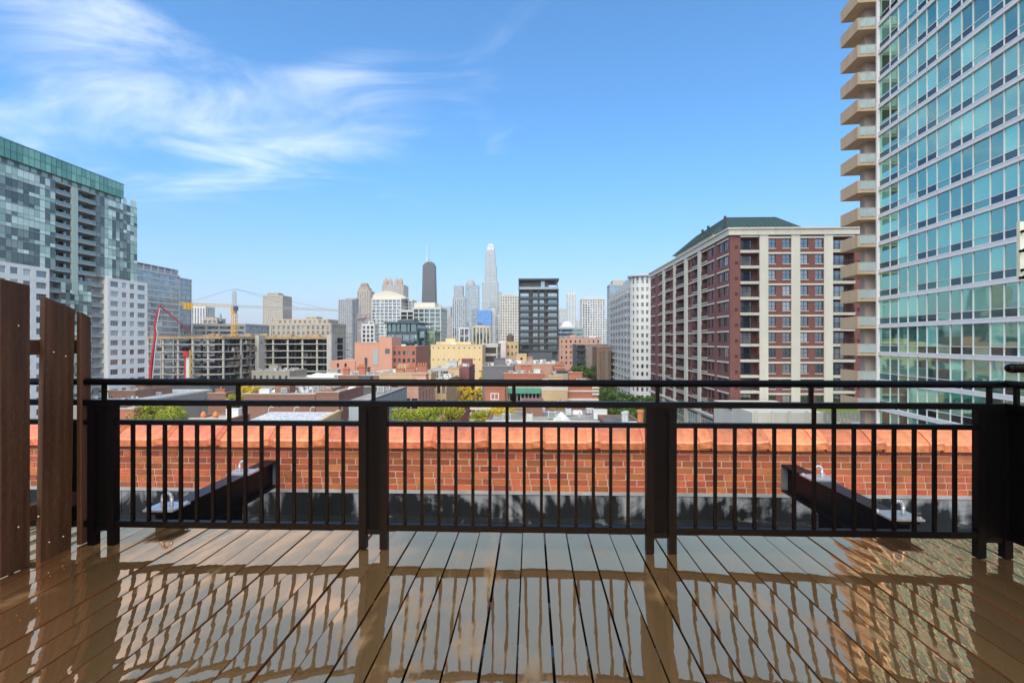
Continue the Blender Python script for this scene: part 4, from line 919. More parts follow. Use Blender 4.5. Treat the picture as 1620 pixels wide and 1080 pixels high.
# concrete pump boom
pb = thing('concrete_pump', 'red folding boom of a concrete pump beside the construction site', 'pump', (*cpt(236, 205), 0))
P_red = mat('pump_red', (.42, .012, .03), .4, .1)
pts = [(236.5, 640, .75), (238, 602, .70), (240, 572, .62), (244, 545, .58), (246.5, 528, .52), (244.5, 520, .46), (247.5, 500, .42), (252.5, 484, .34)]
V3 = lambda px, py, Y: (XY(px, Y), Y, ZY(py, px, Y))
for (a, b2) in zip(pts, pts[1:]):
    b = MB(); b.tube(V3(a[0], a[1], 205), V3(b2[0], b2[1], 205), a[2], b2[2], 4); b.build('boom_section', P_red, pb)
b = MB(); b.tube(V3(252.5, 484, 205), V3(275, 503, 208), .30, .25, 4); b.tube(V3(275, 503, 208), V3(300, 525, 211), .25, .2, 4); b.build('boom_tip', P_red, pb)
b = MB(); b.path([V3(239.5, 640, 204.2), V3(241, 602, 204.2), V3(246.5, 545, 204.2), V3(249, 528, 204.2), V3(247, 519, 204.2), V3(253, 487, 204.2)], .16, 6); b.build('pipe', F_white, pb)
b = MB(); xq, yq = cpt(236.5, 205); b.box(xq - 1.3, xq + 1.3, yq - 4, yq + 5, .5, 3); b.build('truck_bed', P_red, pb)
# tower crane
cr = thing('tower_crane', 'yellow lattice tower crane with long jib over the construction site', 'crane', (*cpt(370, 245), 0))
C_yel = mat('crane_yellow', (.62, .33, .02), .5, .08); C_gry = mat('crane_grey', (.45, .42, .36), .5, .1)
mx_, my_ = cpt(370.5, 245); zj = ZY(484.5, 370, 245); zap = ZY(457, 370, 245)
def lattice(b, p0, p1, w_, n, r=.07, tri=False, upv=Vector((0, 0, 1))):
    p0 = Vector(p0); p1 = Vector(p1); d = (p1 - p0); dn_ = d.normalized(); sdv = dn_.cross(upv)
    if sdv.length < .01: sdv = Vector((1, 0, 0))
    sdv.normalize(); up = sdv.cross(dn_).normalized()
    cn = [sdv * -w_ / 2 - up * w_ / 2, sdv * w_ / 2 - up * w_ / 2, up * w_ / 2] if tri else [sdv * a * w_ / 2 + up * c * w_ / 2 for a, c in ((-1, -1), (1, -1), (1, 1), (-1, 1))]
    for c in cn: b.tube(p0 + c, p1 + c, r * 1.3, k=4)
    for i in range(n):
        a = p0 + d * (i / n); e = p0 + d * ((i + 1) / n)
        for q in range(len(cn)): c0, c1 = cn[q], cn[(q + 1) % len(cn)]; b.tube(a + c0, e + c1, r, k=3, cap=False); b.tube(a + c0, a + c1, r, k=3, cap=False)
b = MB(); lattice(b, (mx_, my_, 0), (mx_, my_, zj - 3.6), 1.9, 26, .10); b.build('mast', C_yel, cr)
b = MB(); b.tube((mx_, my_, zj - 3.6), (mx_, my_, zj - 2.2), 1.25, 1.35, 10); b.box(mx_ - 1.1, mx_ + 1.1, my_ - 1.1, my_ + 1.1, zj - 2.2, zj - .9); b.build('slewing_ring', C_yel, cr)
b = MB(); b.box(mx_ + .9, mx_ + 2.5, my_ - 2.4, my_ - .8, zj - 2.3, zj - .2); b.build('cab', [mat('cab_blue', (.03, .06, .16), .2, .1)], cr)
b = MB(); lattice(b, (mx_, my_, zj - .9), (mx_, my_, zap - 1), 1.3, 6, .08); b.tube((mx_, my_, zap - 1), (mx_, my_, zap), .5, .1, 6); b.build('apex', C_gry, cr)
tip = Vector((XY(537, 280), 280, zj)); dj = (tip - Vector((mx_, my_, zj))).normalized(); ctr = Vector((mx_, my_, zj)) - dj * 22.5
b = MB(); lattice(b, Vector((mx_, my_, zj)) + dj * 1, tip, 1.0, 34, .05, True); b.build('jib', C_gry, cr)
b = MB(); lattice(b, Vector((mx_, my_, zj)) - dj * 1, ctr, 1.1, 12, .07); b.build('counter_jib', C_yel, cr)
sdv = Vector((-dj.y, dj.x, 0)); b = MB()
for i in range(3):
    c = ctr + dj * (2.2 + 1.25 * i); q = [c + sdv * s * .7 + dj * t * .5 for s, t in ((-1, -1), (1, -1), (1, 1), (-1, 1))]
    b.prism([(v.x, v.y) for v in q], zj - 2.3, zj + .5)
b.build('counterweight', C_yel, cr)
b = MB(); b.tube((mx_, my_, zap), ctr + dj * 3 + Vector((0, 0, .6)), .06, k=4); b.tube((mx_, my_, zap), Vector((mx_, my_, zj)) + dj * 30 + Vector((0, 0, .5)), .06, k=4); b.tube((mx_, my_, zap), Vector((mx_, my_, zj)) + dj * 44 + Vector((0, 0, .5)), .05, k=4); b.build('pendant_cable', F_dark, cr)
# ================================================================== far buildings
def zz(px, py, Y): return ZY(py, px, Y)
FARN = [0]
def far(name, label, Y, segs, wall, glz=None, bay=3.4, st=3.3, pw=1.2, bh=1.0, D=None, roofs=None, cat='building', cap=1.0):
    """segs: [(px0, px1, ytop, ybase or None)]"""
    xm = XY((segs[0][0] + segs[0][1]) / 2, Y); root = thing(name, label, cat, (xm, Y, 0))
    for i, s in enumerate(segs):
        a, b, yt, yb = s[:4]; dy = s[4] if len(s) > 4 else 0; Yf = Y + dy
        x0, x1 = XY(a, Yf), XY(b, Yf); d = s[5] if len(s) > 5 else (D or (x1 - x0))
        z1 = zz((a + b) / 2, yt, Yf); z0 = 0 if yb is None else zz((a + b) / 2, yb, Yf)
        mass(root, x0, x1, Yf, Yf + d, z0, z1, wall, glz or G_far, bay, st, pw, bh, cap=cap if z1 - z0 > 6 else .3)
    return root
c_ = lambda n, r, g_, b, **k: mat(n, (r, g_, b), .8, .05, .05, **k)
S_beige = c_('stone_beige', .42, .36, .28); S_grey = c_('stone_grey', .32, .32, .31); S_white = c_('stone_white', .60, .59, .55); S_lgrey = c_('stone_light', .46, .47, .46)
S_dark = c_('tower_bronze', .055, .052, .050); S_tan = c_('stone_tan', .40, .31, .22); S_pink = c_('pink_granite', .34, .24, .22); S_glassy = c_('steel_grey', .30, .35, .37); S_brown = c_('stone_brown', .24, .17, .12)
# left, behind the construction site
S_rib = mat('white_floor_band', (.50, .50, .48), .6, .04, .1)
G_silv = glass('glazing_silver', (.10, .115, .12), (.26, .28, .28), (.75, .82, .85), .4, .25, cell=(1.8, 1.8, 3.3))
rb_ = thing('office_block', 'silver office block with white floor ribs behind the residential tower', 'building', (-215, 285, 0))
xq1 = XY(283, 302); zq = ZX(438, 283, xq1); mass(rb_, xq1 - 26, xq1, 262, 302, 0, zq, S_rib, G_silv, 60, 3.3, .5, 1.0, cap=.5)
xq2 = XY(302, 330); mass(rb_, xq2 - 24, xq2, 304, 330, 0, ZX(444, 302, xq2), mat('grey_rib', (.34, .36, .37), .6, .05), G_silv, 60, 3.3, .5, .8, cap=.5)
b = MB(); b.box(xq1 - 25, xq1 - .4, 263, 301, zq + .5, zq + 3.0); b.build('roof_screen', mat('grey_rib', (.34, .36, .37), .6, .05), rb_)
for i in range(8): b = MB(); q = 263 + i * 5.4; b.box(xq1 - .38, xq1 + .1, q, q + .5, zq + .5, zq + 3.4); b.build('screen_post', S_rib, rb_)
b = MB(); b.box(xq1 - 25, xq1 + .12, 262.5, 301.5, zq + 3.41, zq + 3.8); b.build('screen_rail', S_rib, rb_)
far('office_tower', 'pale ribbed concrete tower seen behind the crane counterweight', 420, [(303, 325, 487, None)], S_white, G_far, 2.4, 60, 1.2, .8)
far('low_block', 'stepped beige block behind the site with a thin roof mast', 400, [(322, 343, 506, None), (326, 338, 503, 506)], S_beige)
far('parking_structure', 'long flat grey parking structure behind the construction frame', 330, [(306, 388, 515, None, 0, 30)], S_grey, G_far, 8, 3.2, .8, 1.4)
b = thing('roof_mast', 'thin dark mast rising from a roof behind the construction site', 'mast', (XY(349, 380), 380, 0)); g = MB(); g.tube((XY(349, 380), 380, 0), (XY(349, 380), 380, zz(349, 497, 380)), .9, .7, 8); g.build('mast_pole', S_grey, b); g = MB(); g.tube((XY(349, 380), 380, zz(349, 512, 380)), (XY(349, 380), 380, zz(349, 509, 380)), 1.6, 1.6, 8); g.build('collar', S_dark, b)
far('residential_tower', 'plain beige slab tower with small crown standing alone above the crane jib', 620, [(417, 447, 469, None), (424, 440, 464, 469)], S_beige, G_farlt, 2.6, 3.1, 1.3, 1.4)
far('low_block', 'small grey block on the skyline between the crane and the beige slab', 700, [(391, 409, 520, None), (398, 412, 524, None, 10)], S_lgrey)
far('apartment_block', 'cream and brown apartment block with round corner behind the construction frame', 300, [(430, 523, 514, None, 0, 24), (440, 518, 506, 514, 6, 16), (486, 500, 502, 506, 8, 8)], S_beige, G_far, 3.0, 3.1, 1.5, 1.1)
# skyline
far('skyscraper', 'dark topped grey skyscraper at the end of the crane jib', 900, [(536, 557, 475, 500), (536, 557, 500, None), (547, 562, 473, None, 12)], S_grey, G_far, 3.6, 3.4, 1.4, 1.2)
far('skyscraper', 'slim pale tower just past the dark topped grey skyscraper', 1000, [(561, 568, 487, None)], S_lgrey, G_farlt)
ol = far('skyscraper', 'stone skyscraper with tapered mansard crown left of the white apartments', 1350, [(566, 586, 461, None), (568, 583, 456, 461, 4), (585, 589, 468, None, 20)], S_tan, G_far, 4.5, 60, 3.0, 1)
def frustum(root, px0, px1, y0, py0, py1, inset, Y, d, m, name='crown'):
    xa, xb = XY(px0, Y), XY(px1, Y); z0, z1 = zz(px0, py0, Y), zz(px0, py1, Y); b = MB(); i = inset * (xb - xa)
    b.hexa([(xa, Y, z0), (xb, Y, z0), (xb, Y + d, z0), (xa, Y + d, z0), (xa + i, Y + i, z1), (xb - i, Y + i, z1), (xb - i, Y + d - i, z1), (xa + i, Y + d - i, z1)]); return b.build(name, m, root)
frustum(ol, 568.5, 582, 0, 455.5, 448, .18, 1355, 20, S_brown)
far('apartment_tower', 'low reddish tower below the mansard crowned skyscraper', 700, [(566, 590, 498, None), (564, 576, 502, 505, -3, 10)], S_pink, G_far, 30, 3.2, 1, 1.4)
far('low_block', 'white gridded low block behind the salmon building', 380, [(573, 592, 515, None), (584, 591, 509, 515)], S_white, G_far, 3.2, 3.1, 1.0, .8)
nm = far('skyscraper', 'beige skyscraper crowned by four small lanterns', 1890, [(605, 638, 451, None)], S_tan, G_farlt, 6, 60, 3.0, 1)
for px in (609.5, 616, 626, 633.5):
    x = XY(px, 1893); zb_ = zz(px, 451, 1890); b = MB(); b.lathe(x, 1897 + (8 if px in (616, 626) else 0), [(9.2, zb_ - 30), (9.2, zb_ + 14), (7.5, zb_ + 15), (7.2, zb_ + 20), (3.0, zb_ + 26), (.6, zb_ + 33)], 8); b.build('lantern', S_tan, nm)
wg = far('apartment_block', 'white gridded apartment slab with curved plain penthouse crown', 480, [(588.5, 634, 474, None, 0, 26), (630, 652, 476, None, 16, 18)], S_white, G_far, 3.7, 3.05, .75, .75)
b = MB(); xa, xb = XY(589, 482), XY(641, 482); z0 = zz(600, 473, 482); zc_ = [(.0, 3.5), (.1, 5.2), (.3, 7.2), (.42, 7.6), (.6, 6.8), (.8, 4.6), (1, 1.2)]
pts = [(xa, z0)] + [(xa + (xb - xa) * f_, z0 + h_) for f_, h_ in zc_] + [(xb, z0)]
n = len(b.v); b.v += [(x, 483, z) for x, z in pts] + [(x, 500, z) for x, z in pts]; k = len(pts); b.f.append(tuple(range(k))); b.f.append(tuple(range(2 * k - 1, k - 1, -1))); b.m += [0, 0]
for i in range(k): j = (i + 1) % k; b.f.append((i, k + i, k + j, j)); b.m.append(0)
b.build('penthouse_crown', mat('cream_panel', (.58, .54, .44), .8, .05), wg)
jh = thing('skyscraper', 'tall black tapering skyscraper with twin antennas', 'skyscraper', (XY(678, 2030), 2030, 0))
def tapered(root, Y, px0b, px1b, px0t, px1t, yt, d, wall, glz, n=7, ybase=541, floors=46):
    xa, xb, xc, xd = XY(px0b, Y), XY(px1b, Y), XY(px0t, Y), XY(px1t, Y); zt = zz((px0t + px1t) / 2, yt, Y)
    fl = 1 + 32 / (zt - 32) ; ex = ((xb - xa) - (xd - xc)) / 2 * 32 / (zt - 32)
    xa -= ex; xb += ex; ins = (xc - xa)
    A = [(xa, Y, 0), (xb, Y, 0), (xb, Y + d, 0), (xa, Y + d, 0)]; T = [(xc, Y + ins * .8, zt), (xd, Y + ins * .8, zt), (xd, Y + d - ins * .8, zt), (xc, Y + d - ins * .8, zt)]
    b = MB(); b.hexa(A + T); b.build('glazing', glz, root)
    b = MB()
    for i in range(4):
        p, q, r, s = Vector(A[i]), Vector(A[(i + 1) % 4]), Vector(T[(i + 1) % 4]), Vector(T[i])
        nrm = (q - p).cross(s - p).normalized() * .3
        for j in range(n + 1): f_ = j / n; b.tube(p.lerp(q, f_) + nrm, s.lerp(r, f_) + nrm, 1.1, .8, 4)
        for j in range(1, floors): f_ = j / floors; b.tube(p.lerp(s, f_) + nrm * .4, q.lerp(r, f_) + nrm * .4, .55, .55, 4, cap=False)
        for j in range(5): f0, f1 = j / 5, (j + 1) / 5; b.tube(p.lerp(s, f0) + nrm, q.lerp(r, f1) + nrm, .9, .9, 4); b.tube(q.lerp(r, f0) + nrm, p.lerp(s, f1) + nrm, .9, .9, 4)
    b.build('braced_frame', wall, root); return zt
zt = tapered(jh, 2030, 666.2, 689.2, 668.6, 686.6, 419, 46, S_dark, mat('bronze_glass', (.045, .042, .040), .45, .1, .1))
b = MB(); xa, xb = XY(670, 2034), XY(685.5, 2034); b.box(xa, xb, 2046, 2068, zt, zt + 9); b.box(xa + 8, xb - 8, 2050, 2064, zt + 9, zt + 14); b.build('roof_plant', S_dark, jh)
for px, py in ((675.2, 387), (678.8, 385)):
    x = XY(px, 2056); ztop = zz(px, py, 2056); b = MB(); b.tube((x, 2056, zt + 9), (x, 2056, zt + 32), 2.2, 1.6, 8); b.tube((x, 2056, zt + 32), (x, 2056, ztop), 1.3, .6, 6); b.build('antenna', F_white if px < 677 else S_grey, jh)
far('skyscraper', 'plain grey slab tower below and right of the black tapering skyscraper', 1500, [(689, 713, 486, None), (694, 698, 483, 486)], S_lgrey, G_farlt, 3.4, 3.4, 1.6, 1.6)
gg = far('apartment_block', 'grey gridded mid-rise with deep balconies behind the dark glass offices', 360, [(634, 655, 493, None, 8, 20), (654, 697, 488.5, None, 0, 26)], mat('grid_concrete', (.50, .51, .47), .8, .05), G_bk, 4.2, 3.05, .6, .55)
b = MB(); b.box(XY(655, 366), XY(688, 366), 366, 380, zz(670, 489, 360), zz(670, 479, 366)); b.build('penthouse', mat('cream_panel', (.58, .54, .44), .8, .05), gg)
far('skyscraper', 'slim grey tower with recessed top standing between grey slab and domed tower', 1450, [(717, 735, 470, None), (718.5, 732, 453, 470, 6)], S_grey, G_farlt, 3.6, 60, 1.8, 1)
far('skyscraper', 'white ribbed tower in front of the slim grey recessed tower', 1100, [(716, 735.5, 473, None)], S_lgrey, G_far, 4.4, 60, 1.6, 1)
dm = far('skyscraper', 'glass fronted tower with rounded dome top', 1300, [(736.5, 756, 456, None), (742, 757, 452, None, -6, 20)], S_glassy, G_farlt, 30, 3.6, .8, 1.4)
b = MB(); x = XY(744, 1315); zb_ = zz(744, 457, 1300); r = XY(752, 1315) - x; b.lathe(x, 1322, [(r, zb_), (r, zb_ + 8), (r * .9, zb_ + 15), (r * .68, zb_ + 21), (r * .38, zb_ + 25.5), (r * .08, zb_ + 27)], 20); b.build('dome', S_grey, dm)
tt = far('skyscraper', 'tallest pale stone tower stepping up to a slim rounded top', 1700, [(763, 787, 447, None), (786, 793, 463, None, 6, 30), (767.2, 785, 421, 447, 3), (767.6, 782.8, 402, 421, 5), (770, 781.6, 391, 402, 8)], c_('pale_limestone', .40, .41, .39), G_farlt, 4.2, 60, 2.2, 1, cap=2)
frustum(tt, 771, 781, 0, 390.5, 386, .16, 1710, 18, S_lgrey)
far('office_block', 'bright blue glass office block among grey towers', 760, [(755, 777, 492, None, 0, 30)], mat('blue_band', (.14, .30, .60), .4, .05), G_blue, 40, 3.6, .5, .55)
far('office_block', 'white end wall slab attached behind the blue glass block', 770, [(777, 783, 490, None, 0, 24)], S_white, G_far, 3, 3.3, 1.4, 1.6)
far('apartment_tower', 'narrow white twin ribbed tower right of the blue glass block', 780, [(783.5, 791, 500, None)], S_white, G_far, 2.4, 60, 1.0, 1)
far('apartment_tower', 'cream gridded residential tower beside the black framed tower', 560, [(791, 822, 469, None, 0, 22), (798, 812, 466, 469, 3, 10)], mat('cream_grid', (.52, .47, .38), .8, .05), G_far, 2.75, 3.0, 1.15, 1.0)
far('low_block', 'beige loft block with yellow pilasters below the blue glass', 470, [(748, 775, 518, None), (752, 767, 515, 518)], mat('yellow_stone', (.52, .45, .30), .8, .05), G_far, 3.2, 40, 1.1, .8)
far('low_block', 'small white framed block below the slim grey towers', 520, [(727, 742, 520, None)], S_white, G_far, 4.2, 7, 1.0, .8)
far('skyscraper', 'pale limestone tower with lantern crown seen right of the black framed tower', 1250, [(897, 911.5, 466, None), (899.5, 909, 463, 466, 3), (901.5, 907, 459.5, 463, 5)], S_white, G_farlt, 3.4, 60, 1.6, 1)
far('skyscraper', 'hazy flat topped grey tower tucked beside the black framed tower', 1600, [(884, 895, 489, None)], S_lgrey, G_farlt, 4, 4, 1.8, 1.6)
far('office_block', 'low dark glass office slab beyond the street', 480, [(880, 922, 520, None, 0, 30)], S_glassy, G_bk, 40, 3.6, .5, .8)
sq = thing('domed_hall', 'pale hall with shallow dome roof below the limestone tower', 'building', (XY(896, 620), 620, 0)); b = MB(); b.box(XY(886, 620), XY(908, 620), 620, 650, 0, zz(896, 516, 620)); b.build('wall', S_white, sq); b = MB(); b.lathe(XY(897, 634), 634, [(7.2, zz(896, 516, 620)), (6.4, zz(896, 512, 620)), (3.8, zz(896, 509, 620)), (.2, zz(896, 507.6, 620))], 16); b.build('dome', S_white, sq)
far('apartment_tower', 'white gridded apartment tower framed by sky above the brick lofts', 640, [(921.5, 957, 473.5, None, 0, 30), (924, 955, 471, 473.5, 2, 20)], mat('off_white_grid', (.58, .57, .53), .8, .05), G_far, 2.9, 3.0, 1.0, .9)
far('skyscraper', 'faint grey slab between the white gridded tower and pale balconied apartments', 1300, [(953, 966, 506, None)], S_glassy, G_farlt, 4, 4, 1.2, 1.2)
bt_ = far('office_tower', 'blue grey glass tower with beige plant room behind pale balconied apartments', 480, [(965, 992, 452, None)], S_glassy, glass('glazing_blue_grey', (.06, .11, .16), (.16, .22, .27), (.6, .75, .9), .4, .4, cell=(2.2, 2.2, 3.4)), 2.8, 3.4, .3, .5)
b = MB(); b.box(XY(969, 484), XY(986, 484), 484, 496, zz(975, 451, 480), zz(975, 444, 484)); b.build('plant_room', S_beige, bt_)
for px0, px1, py, Y, w_, lab in ((885, 893, 512, 900, S_grey, 'small grey far block low beside the domed hall'), (912, 921, 508, 1000, S_lgrey, 'far pale block left of the white gridded tower'), (700, 716, 503, 1150, S_beige, 'far beige block low between grey towers'), (524, 536, 513, 1100, S_lgrey, 'far pale block left of the dark topped skyscraper'),
                                 (446, 470, 527, 900, S_grey, 'far grey low block beside the beige slab tower'), (357, 366, 518, 800, S_beige, 'far beige block just behind the crane mast')):
    far('city_block', lab, Y, [(px0, px1, py, None)], w_, G_farlt)
# ================================================================== low rooftops between the towers and the terrace
R_grey = mat('roof_grey', (.22, .205, .18), .9, .25, .25, c2=(.33, .31, .27)); R_white = mat('roof_white', (.58, .57, .54), .8, .15, .5, c2=(.42, .41, .39)); R_tan = mat('roof_gravel', (.38, .32, .25), .9, .2, .4); R_dark = mat('roof_dark', (.07, .07, .07), .8, .25, .4, c2=(.13, .13, .13))
def bm(n, c, c2=None): return mat(n, c, .85, .12, .2, brick=1.0, c2=c2, streak=.08)
K_red = bm('red_brick', (.36, .125, .07)); K_brn = bm('brown_brick', (.22, .105, .068)); K_pnk = bm('pink_brick', (.46, .25, .17)); K_tan = bm('tan_brick', (.47, .33, .18), (.40, .27, .14))
K_grey = mat('grey_render', (.33, .30, .25), .85, .1, .2, streak=.1); K_salm = mat('salmon_render', (.58, .29, .20), .85, .05, .2, streak=.06); K_crm = mat('cream_render', (.66, .50, .27), .85, .05, .15, streak=.08); K_blu = mat('zinc_cladding', (.27, .32, .33), .55, .1, .4, streak=.15)
K_stone = mat('limestone_trim', (.60, .55, .45), .8, .1, .5); K_pot = mat('chimney_clay', (.55, .19, .07), .8, .12, 2); K_mech = mat('plant_metal', (.50, .51, .50), .55, .15, 1.5)
ACM = None
def ac_mesh():
    global ACM
    if ACM is None:
        b = MB(); b.box(-.6, .6, -.45, .45, .15, 1.15, 0); b.tube((0, 0, 1.15), (0, 0, 1.22), .38, .38, 14, 1); b.box(-.55, -.45, -.4, .4, 0, .15, 1); b.box(.45, .55, -.4, .4, 0, .15, 1)
        for i in range(5): b.box(-.5, .5, -.47, -.45, .28 + i * .16, .36 + i * .16, 1)
        ACM = b.mesh('air_conditioner', [K_mech, mat('plant_dark', (.10, .10, .10), .6, .1)])
    return ACM
r7 = random.Random(21)
def chimney(root, x, y, z, w_=1.6, h=1.8, pots=3, m=None, name='chimney'):
    b = MB(); b.box(x - w_ / 2, x + w_ / 2, y - .45, y + .45, z, z + h); b.box(x - w_ / 2 - .12, x + w_ / 2 + .12, y - .57, y + .57, z + h, z + h + .18); c = b.build(name, m or K_red, root)
    for i in range(pots):
        px_ = x + (i - (pots - 1) / 2) * w_ / max(1, pots); b = MB(); b.lathe(px_, y, [(.20, z + h + .18), (.18, z + h + .62), (.25, z + h + .68), (.25, z + h + .78), (.16, z + h + .80)], 10); b.build('chimney_pot', K_pot, c)
def low(name, label, x0, x1, yt, Y, D, wall, roof=R_grey, front=None, side=None, units=0, par=.55, trim=None, chim=(), cat='building', group=None, mats=None, world=False, z1=None):
    xa, xb = (x0, x1) if world else (XY(x0, Y), XY(x1, Y)); zt = z1 if z1 is not None else ZY(yt, (x0 + x1) / 2, Y)
    root = thing(name, label, cat, ((xa + xb) / 2, Y + D / 2, 0), group); W = xb - xa; zr_ = zt - par; units = int(units * 1.7)
    b = MB(); fo, so = [], []
    def grid(Wd, spec):
        nc, nr, ww, wh = spec[:4]; s0 = spec[4] if len(spec) > 4 else 1.6; sp = spec[5] if len(spec) > 5 else 3.3; out = []
        for r in range(nr):
            for c in range(nc):
                cc = Wd * (c + .5) / nc; z = zt - s0 - sp * r
                if z - wh > 1: out.append((cc - ww / 2, cc + ww / 2, z - wh, z))
        return out
    if front: fo = grid(W, front)
    right = xa + W / 2 < XY(840, Y)            # which flank faces the terrace's sight line
    if side: so = grid(D, side)
    wall_open(b, (xa, Y), (1, 0), W, 0, zr_, fo, .22)
    wall_open(b, (xb, Y), (0, 1), D, 0, zr_, so if right else [], .22); wall_open(b, (xa, Y + D), (0, -1), D, 0, zr_, [] if right else so, .22); wall_open(b, (xb, Y + D), (-1, 0), W, 0, zr_, [])
    b.build('wall', wall, root)
    wm = mats or (F_dark, G_dark)
    for o in fo: window(root, (xa, Y), (1, 0), *o, .2, wm, 2, 2, .07)
    for o in so: window(root, (xb, Y) if right else (xa, Y + D), (0, 1) if right else (0, -1), *o, .2, wm, 2, 2, .07)
    b = MB(); e = .05; t = .32
    b.box(xa - e, xb + e, Y - e, Y + t, zr_, zt); b.box(xa - e, xb + e, Y + D - t, Y + D + e, zr_, zt); b.box(xa - e, xa + t, Y + t + .002, Y + D - t - .002, zr_, zt - .004); b.box(xb - t, xb + e, Y + t + .002, Y + D - t - .002, zr_, zt - .004); b.build('parapet', trim or wall, root)
    b = MB(); b.box(xa - e - .08, xb + e + .08, Y - e - .08, Y + t + .05, zt, zt + .09); b.build('coping', K_stone, root)
    b = MB(); b.box(xa + t + .002, xb - t - .002, Y + t + .002, Y + D - t - .002, zr_ - .3, zr_ + .02); b.build('roof', roof, root)
    for i in range(units):
        o = put(ac_mesh(), 'air_conditioner', root, (xa + 1 + (W - 2) * (i + .3 + .4 * r7.random()) / units, Y + 1.2 + (D - 2.4) * r7.random(), zr_ + .03), r7.choice((0, 0, math.pi / 2)))
    for i in range(units // 2):
        b = MB(); x = xa + 1 + (W - 2) * r7.random(); y = Y + 1 + (D - 2) * r7.random(); b.tube((x, y, zr_), (x, y, zr_ + r7.uniform(.6, 1.5)), .16, k=8); b.build('vent_pipe', K_mech, root)
    for i in range(units + 1):
        k_ = r7.random(); x = xa + 1.2 + (W - 2.4) * r7.random(); y = Y + 1.0 + (D - 2) * r7.random(); b = MB()
        if k_ < .35:
            b.box(x - .35, x + .35, y - .6, y + 1.6, zr_, zr_ + .55); b.box(x - .3, x + .3, y + 1.3, y + 1.59, zr_ + .551, zr_ + 1.1); b.build('duct', K_mech, root)
        elif k_ < .6:
            b.hexa([(x - .8, y - .6, zr_), (x + .8, y - .6, zr_), (x + .8, y + .6, zr_), (x - .8, y + .6, zr_), (x - .7, y - .5, zr_ + .35), (x + .7, y - .5, zr_ + .35), (x + .7, y + .5, zr_ + .55), (x - .7, y + .5, zr_ + .55)]); b.build('skylight', F_white, root)
        elif k_ < .8:
            b.box(x - 1.0, x + 1.0, y - .5, y + .5, zr_, zr_ + 1.3); b.box(x - 1.06, x + 1.06, y - .56, y + .56, zr_ + 1.3, zr_ + 1.38); b.build('plant_box', F_white, root)
        else:
            for q in range(7): b.box(x - 1.5 + q * .5, x - 1.46 + q * .5, y, y + .04, zr_, zr_ + 1.0)
            b.box(x - 1.5, x + 1.55, y - .01, y + .05, zr_ + 1.0, zr_ + 1.05); b.build('guard_rail', F_dark, root)
    if units > 2:
        b = MB(); x = xa + W * (.3 + .4 * r7.random()); y = Y + D * .6; b.box(x - 1.6, x + 1.6, y - 1.4, y + 1.4, zr_, zr_ + 2.4); b.box(x - 1.75, x + 1.75, y - 1.55, y + 1.55, zr_ + 2.4, zr_ + 2.55); b.build('stair_bulkhead', wall, root)
    for c in chim: chimney(root, XY(c[0], Y + 1.2), Y + 1.2, zr_, *c[1:])
    return root, xa, xb, zt
# --- middle distance
ro, xa, xb, zt = low('loft_building', 'salmon rendered loft building with a raised end bay and tall dark stair window', 561, 600, 542, 215, 24, K_salm, R_grey, None, None, 1)
b = MB(); x0_, x1_ = XY(599.5, 214.6), XY(620, 214.6); z1 = ZY(533.5, 610, 214.6); wall_open(b, (x0_, 214.6), (1, 0), x1_ - x0_, 0, z1, [(2.6, 4.6, ZY(560, 617, 214), ZY(552, 617, 214))]); b.quad((x1_, 214.6, 0), (x1_, 230, 0), (x1_, 230, z1), (x1_, 214.6, z1)); b.quad((x0_, 230, 0), (x0_, 214.6, 0), (x0_, 214.6, z1), (x0_, 230, z1)); b.quad((x0_, 214.6, z1), (x1_, 214.6, z1), (x1_, 230, z1), (x0_, 230, z1)); b.build('end_bay', K_salm, ro)
window(ro, (x0_, 214.6), (1, 0), 2.6, 4.6, ZY(560, 617, 214), ZY(552, 617, 214), .2, (F_dark, G_dark), 2, 2)
b = MB(); b.box(XY(590, 215), XY(598.6, 215), 214.86, 214.94, ZY(578, 594, 215), ZY(553, 594, 215)); b.build('stair_window', G_dark, ro)
b = MB(); b.box(XY(522.5, 214.5), XY(562, 214.5), 214.5, 236, 0, ZY(571, 540, 214.5)); b.build('low_wing', K_salm, ro)
for px in (533, 545, 577): b = MB(); b.box(XY(px, 214.4), XY(px + 3.2, 214.4), 214.42, 214.49 + (.4 if px > 570 else 0), ZY(581, px, 214.4), ZY(575 if px < 570 else 566, px, 214.4)); b.build('window', G_dark, ro)
low('brick_loft', 'red brick loft with rows of dark windows beside the salmon building', 620.5, 658, 548, 217, 30, K_red, R_grey, (5, 5, 1.1, 1.7, 2.0, 3.2), None, 1)
do = far('office_block', 'dark blue glass office block with overhanging flat roof', 255, [(613, 660, 528, None, 0, 26), (660, 672, 523, None, 2, 20)], mat('dark_steel', (.05, .075, .085), .5, .1), glass('glazing_petrol', (.02, .05, .06), (.20, .30, .32), (.6, .8, .85), .3, .35, cell=(1.6, 1.6, 3.6)), 3.7, 3.6, .35, .45)
b = MB(); b.box(XY(607, 252), XY(664, 252), 252, 284, ZY(512, 630, 252), ZY(509.5, 630, 252)); b.box(XY(630, 258), XY(655, 258), 258, 270, ZY(509.4, 640, 258), ZY(506, 640, 258)); b.build('canopy_roof', mat('dark_steel', (.05, .075, .085), .5, .1), do)
b = MB(); b.box(XY(612, 256), XY(659, 256), 258, 278, ZY(528, 630, 255), ZY(512, 630, 252)); b.build('top_storey', glass('glazing_petrol2', (.015, .035, .045), (.12, .2, .22), (.5, .7, .75), .3, .35, cell=(3, 3, 4)), do)
for px in (613, 627, 643.5, 659): b = MB(); b.box(XY(px, 254) - .25, XY(px, 254) + .25, 254, 254.6, ZY(528, px, 254), ZY(511.9, px, 252)); b.build('column', mat('dark_steel', (.05, .075, .085), .5, .1), do)
